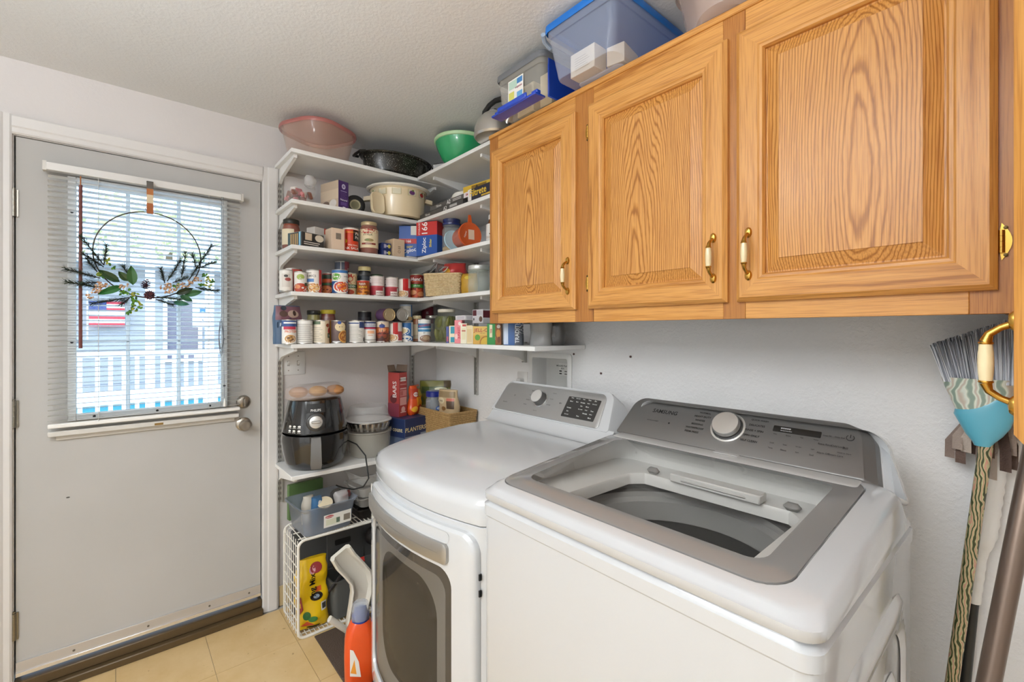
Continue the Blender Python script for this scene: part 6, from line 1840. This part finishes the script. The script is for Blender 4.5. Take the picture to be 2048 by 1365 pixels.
MB().tube([(.02, -.118, .155), (.022, -.09, .125), (.02, -.03, .06), (.01, .01, .04)], [.012, .012, .012, .012], 10, flat=1.2).build('foot_bar', M('ded8ca', .35), wa)
db_ = thing('detergent_bottle', 'orange detergent bottle with a blue and clear cap', 'bottle', (.745, -.795, .006), math.radians(-20))
def bt(w_, d_, z, r):
    return ring(d_, w_, r, z, 6)
MB().loft([bt(.105, .07, 0, .025), bt(.118, .08, .01, .03), bt(.122, .082, .10, .03), bt(.118, .08, .17, .03), bt(.105, .074, .205, .032), bt(.078, .064, .232, .028), bt(.066, .06, .238, .028)]).build('bottle_body', M('e2511c', .28, coat=.3), db_)
MB().lathe([(.031, .236), (.033, .238), (.033, .258), (.027, .262), (.022, .282), (.0, .284)], seg=26).build('spout_collar', M('1f3a8c', .3), db_)
MB().lathe([(.0335, .244), (.0345, .246), (.033, .285), (.029, .302), (.02, .308), (0, .309)], seg=26).build('measuring_cap', clear('d2d8e2', .35, .08), db_)
printer(lambda s, t, off: (.0415 + off, s, .04 + t), .08, .12, [('p', [(-.5, .1), (.0, .0), (-.1, .5), (-.35, .9), (-.5, .95)], 'e9e6e0'), ('p', [(-.48, .2), (-.2, .12), (-.3, .6)], 'f0a03a')], db_)
MB().box(.36, .90, -.850, -.36, .0005, .007, b=.002).build('floor_mat', M('54453a', .95, bump=(160, .8, .006)))
mt = bpy.data.objects['floor_mat']
tag(mt, 'dark brown floor mat between the wire rack and dryer', 'mat')

# ================================================================ wall fittings
sp = thing('light_switch', 'white double toggle switch plate beside the door casing', 'switch', (0, -.842, 1.21))
MB().loft([[(x, a, b) for a, b in rrect(w_, h_, .004, 3)] for x, w_, h_ in ((.0, .115, .115), (.004, .115, .115), (.006, .108, .108))]).build('plate', M('e0dfdc', .35), sp)
for yy in (-.023, .023):
    MB().box(.006, .0064, yy - .006, yy + .006, -.013, .013).build('toggle_slot', M('a5a29c', .5), sp, smooth=False)
    MB().prism([(.006, yy - .004, -.008), (.006, yy - .004, .008), (.016, yy - .0035, .012), (.016, yy - .0035, .004)], (0, .008, 0)).build('toggle', M('eae9e6', .3), sp)
    for zz in (-.036, .036):
        q = MB().lathe([(0, .0012), (.003, .0006), (.003, 0)], seg=8)
        q.v = [(.006 + z, yy + y, zz + x) for x, y, z in q.v]
        q.build('screw', M('8d8a84', .4, .7), sp)
vb = thing('valve_box', 'white recessed washer valve box with hoses in the wall', 'valve box', (1.001, 0, 1.136))
f = MB()
def vr(w_, h_, y, r=.012):
    return [(a, y, b) for a, b in rrect(w_, h_, r, 4)]
f.loft([vr(.272, .272, -.001, .014), vr(.272, .272, -.006, .014), vr(.262, .262, -.009, .012), vr(.226, .226, -.009, .01), vr(.222, .222, -.004, .01), vr(.22, .22, .0845, .008)], cap0=False, cap1=False)
f.build('box_frame', M('ecebe8', .3), vb)
MB().box(-.12, .12, .085, .088, -.12, .12).build('box_back', M('e2e1dd', .35), vb, smooth=False)
printer(lambda s, t, off: (s, .0848 - off, t), .2, .2, [('r', -.13, .17, .13, .42, 'f0efeb'), ('t', .02, .36, .04, 'MOLDED PLASTIC', '2a2a2a'), ('t', .0, .30, .035, 'BOX', '2a2a2a'), ('r', -.11, -.03, .22, .25, '33312f'), ('r', .06, .15, .22, .245, '77746f'), ('r', -.11, -.03, .16, .19, '33312f'), ('r', .06, .15, .16, .185, '77746f')], vb)
for k, s_ in enumerate((-.03, .055)):
    MB().tube([(s_ - .02, .06, -.085), (s_ - .02, .03, -.08), (s_ - .005, -.005, -.07), (s_ + .02, -.03, -.075), (s_ + .045, -.05, -.12), (s_ + .06, -.055, -.3)], .0115, 10).build('hose', M('6f6e6c', .45, .2, bump=(900, .5, .001)), vb)
    MB().tube([(s_ - .02, .085, -.085), (s_ - .02, .055, -.085)], .012, 10).box(s_ - .035, s_ - .005, .045, .056, -.094, -.076, 0, .003).build('valve', M('4a4744', .4, .5), vb)
MB().tube([(.05, -.03, -.062), (.053, -.037, -.085), (.05, -.035, -.11)], .003, 6).build('cable_tie', M('e4e2de', .4), vb)
ot = thing('wall_outlet', 'white wall outlet with a plugged cord behind the dryer', 'outlet', (.812, 0, 1.115))
MB().loft([[(a, y, b) for a, b in rrect(w_, h_, .004, 3)] for y, w_, h_ in ((0, .072, .115), (-.004, .072, .115), (-.006, .066, .108))]).build('plate', M('e4e2de', .35), ot)
MB().loft([[(a, y, b + .012) for a, b in rrect(w_, h_, .008, 3)] for y, w_, h_ in ((-.006, .03, .03), (-.03, .03, .03), (-.036, .02, .022))]).tube([(0, -.03, .004), (0, -.034, -.03), (-.01, -.03, -.12)], .004, 7).build('plug', M('c9c7c3', .4), ot)
for k, (xx, zz, lb_) in enumerate(((1.149, 1.273, 'dark screw at the valve box corner'), (1.442, 1.274, 'dark screw in the wall, right of three'), (1.298, 1.199, 'dark screw in the wall, middle and lowest of three'))):
    t = thing('wall_screw', lb_, 'screw', (xx, 0, zz), 0, 'screws left in the wall')
    q = MB().lathe([(.0025, 0), (.0045, .003), (.0045, .0045), (0, .005)], seg=12)
    q.v = [(x, -z, y) for x, y, z in q.v]
    q.build('screw_head', M('5a3f3c', .5, .4), t)

# ================================================================ broom, mop and pole at the right
def leafy():
    m = bpy.data.materials.new('leaf_print')
    m.use_nodes = True
    nt = m.node_tree
    b = nt.nodes['Principled BSDF']
    b.inputs['Roughness'].default_value = .4
    tc = nt.nodes.new('ShaderNodeTexCoord')
    mp = nt.nodes.new('ShaderNodeMapping')
    mp.inputs['Scale'].default_value = (70, 70, 40)
    w_ = N(nt, 'ShaderNodeTexWave', Scale=.7, Distortion=9., Detail=2)
    cr = ramp(nt, [(.15, '3d4426'), (.4, '6f6a45'), (.52, 'd2cf9a'), (.8, 'b8b48a'), (1., 'c98f7c')])
    nt.links.new(tc.outputs['Object'], mp.inputs['Vector'])
    nt.links.new(mp.outputs['Vector'], w_.inputs['Vector'])
    nt.links.new(w_.outputs['Fac'], cr.inputs['Fac'])
    nt.links.new(cr.outputs['Color'], b.inputs['Base Color'])
    return m
def leafy2():
    m = leafy().copy()
    m.name = 'pale_leaf_print'
    for n in m.node_tree.nodes:
        if n.type == 'VALTORGB':
            for e, c in zip(n.color_ramp.elements, ('8fa294', 'b8c4b0', 'e2e4d6', 'd6dcd0', 'c6b8a8')):
                e.color = lin(c)
        if n.type == 'MAPPING':
            n.inputs['Scale'].default_value = (26, 26, 26)
    return m
bm_ = thing('broom', 'upturned broom with blue cap and leaf printed handle', 'broom', (2.302, -.115, 0))
MB().tube([(0, 0, .002), (.112, .01, 1.145)], .0115, 14).build('handle', leafy(), bm_)
def xr(c, w_, d_, z, y=.01, p=.9, n=28):
    return [(c + w_ / 2 * math.copysign(abs(math.cos(2 * PI * i / n)) ** p, math.cos(2 * PI * i / n)), y + d_ / 2 * math.sin(2 * PI * i / n), z) for i in range(n)]
o2 = 2.302
MB().loft([xr(2.408 - o2, .028, .028, 1.128), xr(2.408 - o2, .034, .032, 1.136), xr(2.409 - o2, .058, .04, 1.152), xr(2.410 - o2, .078, .045, 1.172), xr(2.408 - o2, .092, .048, 1.192), xr(2.409 - o2, .090, .048, 1.202), xr(2.419 - o2, .076, .046, 1.214), xr(2.426 - o2, .058, .042, 1.228), xr(2.43 - o2, .04, .036, 1.238), xr(2.432 - o2, .02, .03, 1.241)]).build('cap', M('5fb0c6', .3, coat=.3), bm_)
MB().loft([xr(2.410 - o2, .075, .04, 1.185), xr(2.408 - o2, .088, .044, 1.205), xr(2.402 - o2, .112, .046, 1.255), xr(2.403 - o2, .122, .048, 1.272), xr(2.403 - o2, .119, .045, 1.272), xr(2.402 - o2, .10, .04, 1.25)], cap0=False, cap1=True).build('bristle_sleeve', leafy2(), bm_)
br_ = MB()
random.seed(9)
for k in range(1300):
    a = random.uniform(-1, 1)
    yy = .01 + random.uniform(-.018, .018)
    x0 = 2.403 - o2 + a * .054
    x1 = 2.393 - o2 + a * .066 + random.uniform(-.003, .003)
    zt = 1.372 + .03 * a + random.uniform(-.008, .004)
    w2 = .0007
    br_.add([(x0 - w2, yy, 1.262), (x0 + w2, yy, 1.262), (x1 + w2, yy + random.uniform(-.006, .006), zt), (x1 - w2, yy, zt)], [(0, 1, 2, 3)], k % 3)
tag(br_.build('bristles', [M('dfe2e8', .5), M('c4c8d2', .5), M('8d929c', .5)], bm_, smooth=False, recalc=False), None, kind='stuff')
mp_ = thing('mop', 'upturned mop with brown fabric strips and a white twisted grip', 'mop', (2.335, -.032, 0))
o3 = 2.335
MB().tube([(0, 0, .002), (2.388 - o3, .002, .76)], .010, 10).build('pole', M('2a2b2a', .4), mp_)
tw = MB()
rg = []
for i in range(60):
    q = i / 59
    z = .755 + (1.12 - .755) * q
    cxm = 2.388 - o3 + (2.422 - 2.388) * q
    r_ = .0125 if q < .3 else .0125 + (.024 - .0125) * min(1, (q - .3) / .12)
    r_ *= 1 + .05 * math.sin(q * 90)
    rg.append([(cxm + r_ * math.cos(2 * PI * k / 16), .0 + min(r_, .02) * math.sin(2 * PI * k / 16), z + .008 * abs(math.cos(2 * PI * k / 16 - 1.2)) * (1 if 0 < i < 59 else 0)) for k in range(16)])
tw.loft(rg)
tw.build('grip', M('e8e6e2', .35), mp_, ang=60)
MB().lathe([(0, 0), (.03, 0), (.034, .01), (.03, .03), (0, .034)], (2.425 - o3, 0, 1.155), 16).build('mop_head', M('d8d6d0', .4), mp_)
random.seed(31)
for k in range(16):
    a = -1 + 2 * k / 15
    x0 = 2.424 - o3 + a * .035
    x1 = 2.420 - o3 + a * .062 + random.uniform(-.008, .008)
    zb_ = 1.065 + random.uniform(-.02, .03) + .03 * abs(a)
    yy = -.018 - .012 * (k % 2)
    w2 = .009
    def strip(a_, b_, x0=x0, x1=x1, zb_=zb_, yy=yy, k=k):
        z = 1.185 + (zb_ - 1.185) * b_
        x = x0 + (x1 - x0) * min(1, b_ * 1.6)
        return (x + (a_ - .5) * 2 * w2, yy + .006 * math.sin(3 * b_ + k) + .004 * math.cos(PI * a_), z)
    MB().grid(strip, 4, 8).build('fabric_strip', M(['8c7a70', 'a8968a', '6f5a50', 'c4b5a8', '5a463e'][k % 5], .85, bump=(260, .6, .003)), mp_, recalc=False)
pl3 = thing('metal_pole', 'brown metallic pole leaning at the right of the brooms', 'pole', (2.333, -.666, 0))
MB().tube([(0, 0, .003), (2.487 - 2.333, -.345 + .666, 1.195)], .0145, 18).build('tube', M('7d6c60', .3, .8), pl3)

# ================================================================ ceiling lamp and added fill lights
cl = thing('ceiling_lamp', 'white globe ceiling lamp out of the picture', 'lamp', (1.5, -2.05, RZ))
MB().lathe([(.07, 0), (.07, -.02), (.02, -.03), (.02, -.09), (.05, -.1), (.05, -.115)], seg=32).build('lamp_stem', M('e8e6e2', .3), cl)
MB().ball((0, 0, -.22), .12, 0, 24).build('lamp_globe', M('f4f8ff', .4, emit=LAMP_GLOW), cl)
hl = thing('added_hall_fill', 'added flat white fill light panel on the unseen hall ceiling', 'lamp', (1.9, -3.7, RZ))  # unseen fill, added to send soft frontal light through the opening
MB().box(-.62, .62, -.62, .62, -.02, 0, b=.004).build('fill_panel', M('e8e6e2', .3), hl)
l = bpy.data.lights.new('hall_fill_light', 'AREA')
l.shape = 'SQUARE'
l.size = 1.15
l.energy = HALL_FILL_POWER
l.color = (.90, .955, 1)
o = bpy.data.objects.new('hall_fill_light', l)
COL.objects.link(o)
o.location = (1.9, -3.7, RZ - .024)

ul = thing('added_uplight', 'added white fill uplighter out of view behind the camera', 'lamp', (2.15, -2.3, 0))  # invented uplight, added to brighten the ceiling and bounce soft light
MB().lathe([(0, 0), (.14, 0), (.14, .015), (.02, .03), (0, .03)], seg=32).build('fill_base', M('dddddd', .4), ul)
MB().tube([(0, 0, .03), (0, 0, 1.62)], .012, 12).build('fill_pole', M('dddddd', .4), ul)
MB().lathe([(.02, 1.6), (.06, 1.62), (.15, 1.70), (.19, 1.76), (.185, 1.76), (.14, 1.70), (.05, 1.64), (0, 1.635)], seg=32).build('fill_shade', M('e8e8e8', .4), ul)
l = bpy.data.lights.new('uplight_fill_light', 'AREA')
l.shape = 'DISK'
l.size = .26
l.energy = UPLIGHT_FILL_POWER
l.color = (.92, .965, 1)
o = bpy.data.objects.new('uplight_fill_light', l)
COL.objects.link(o)
o.location = (2.15, -2.3, 1.73)
o.rotation_euler = (PI, 0, 0)
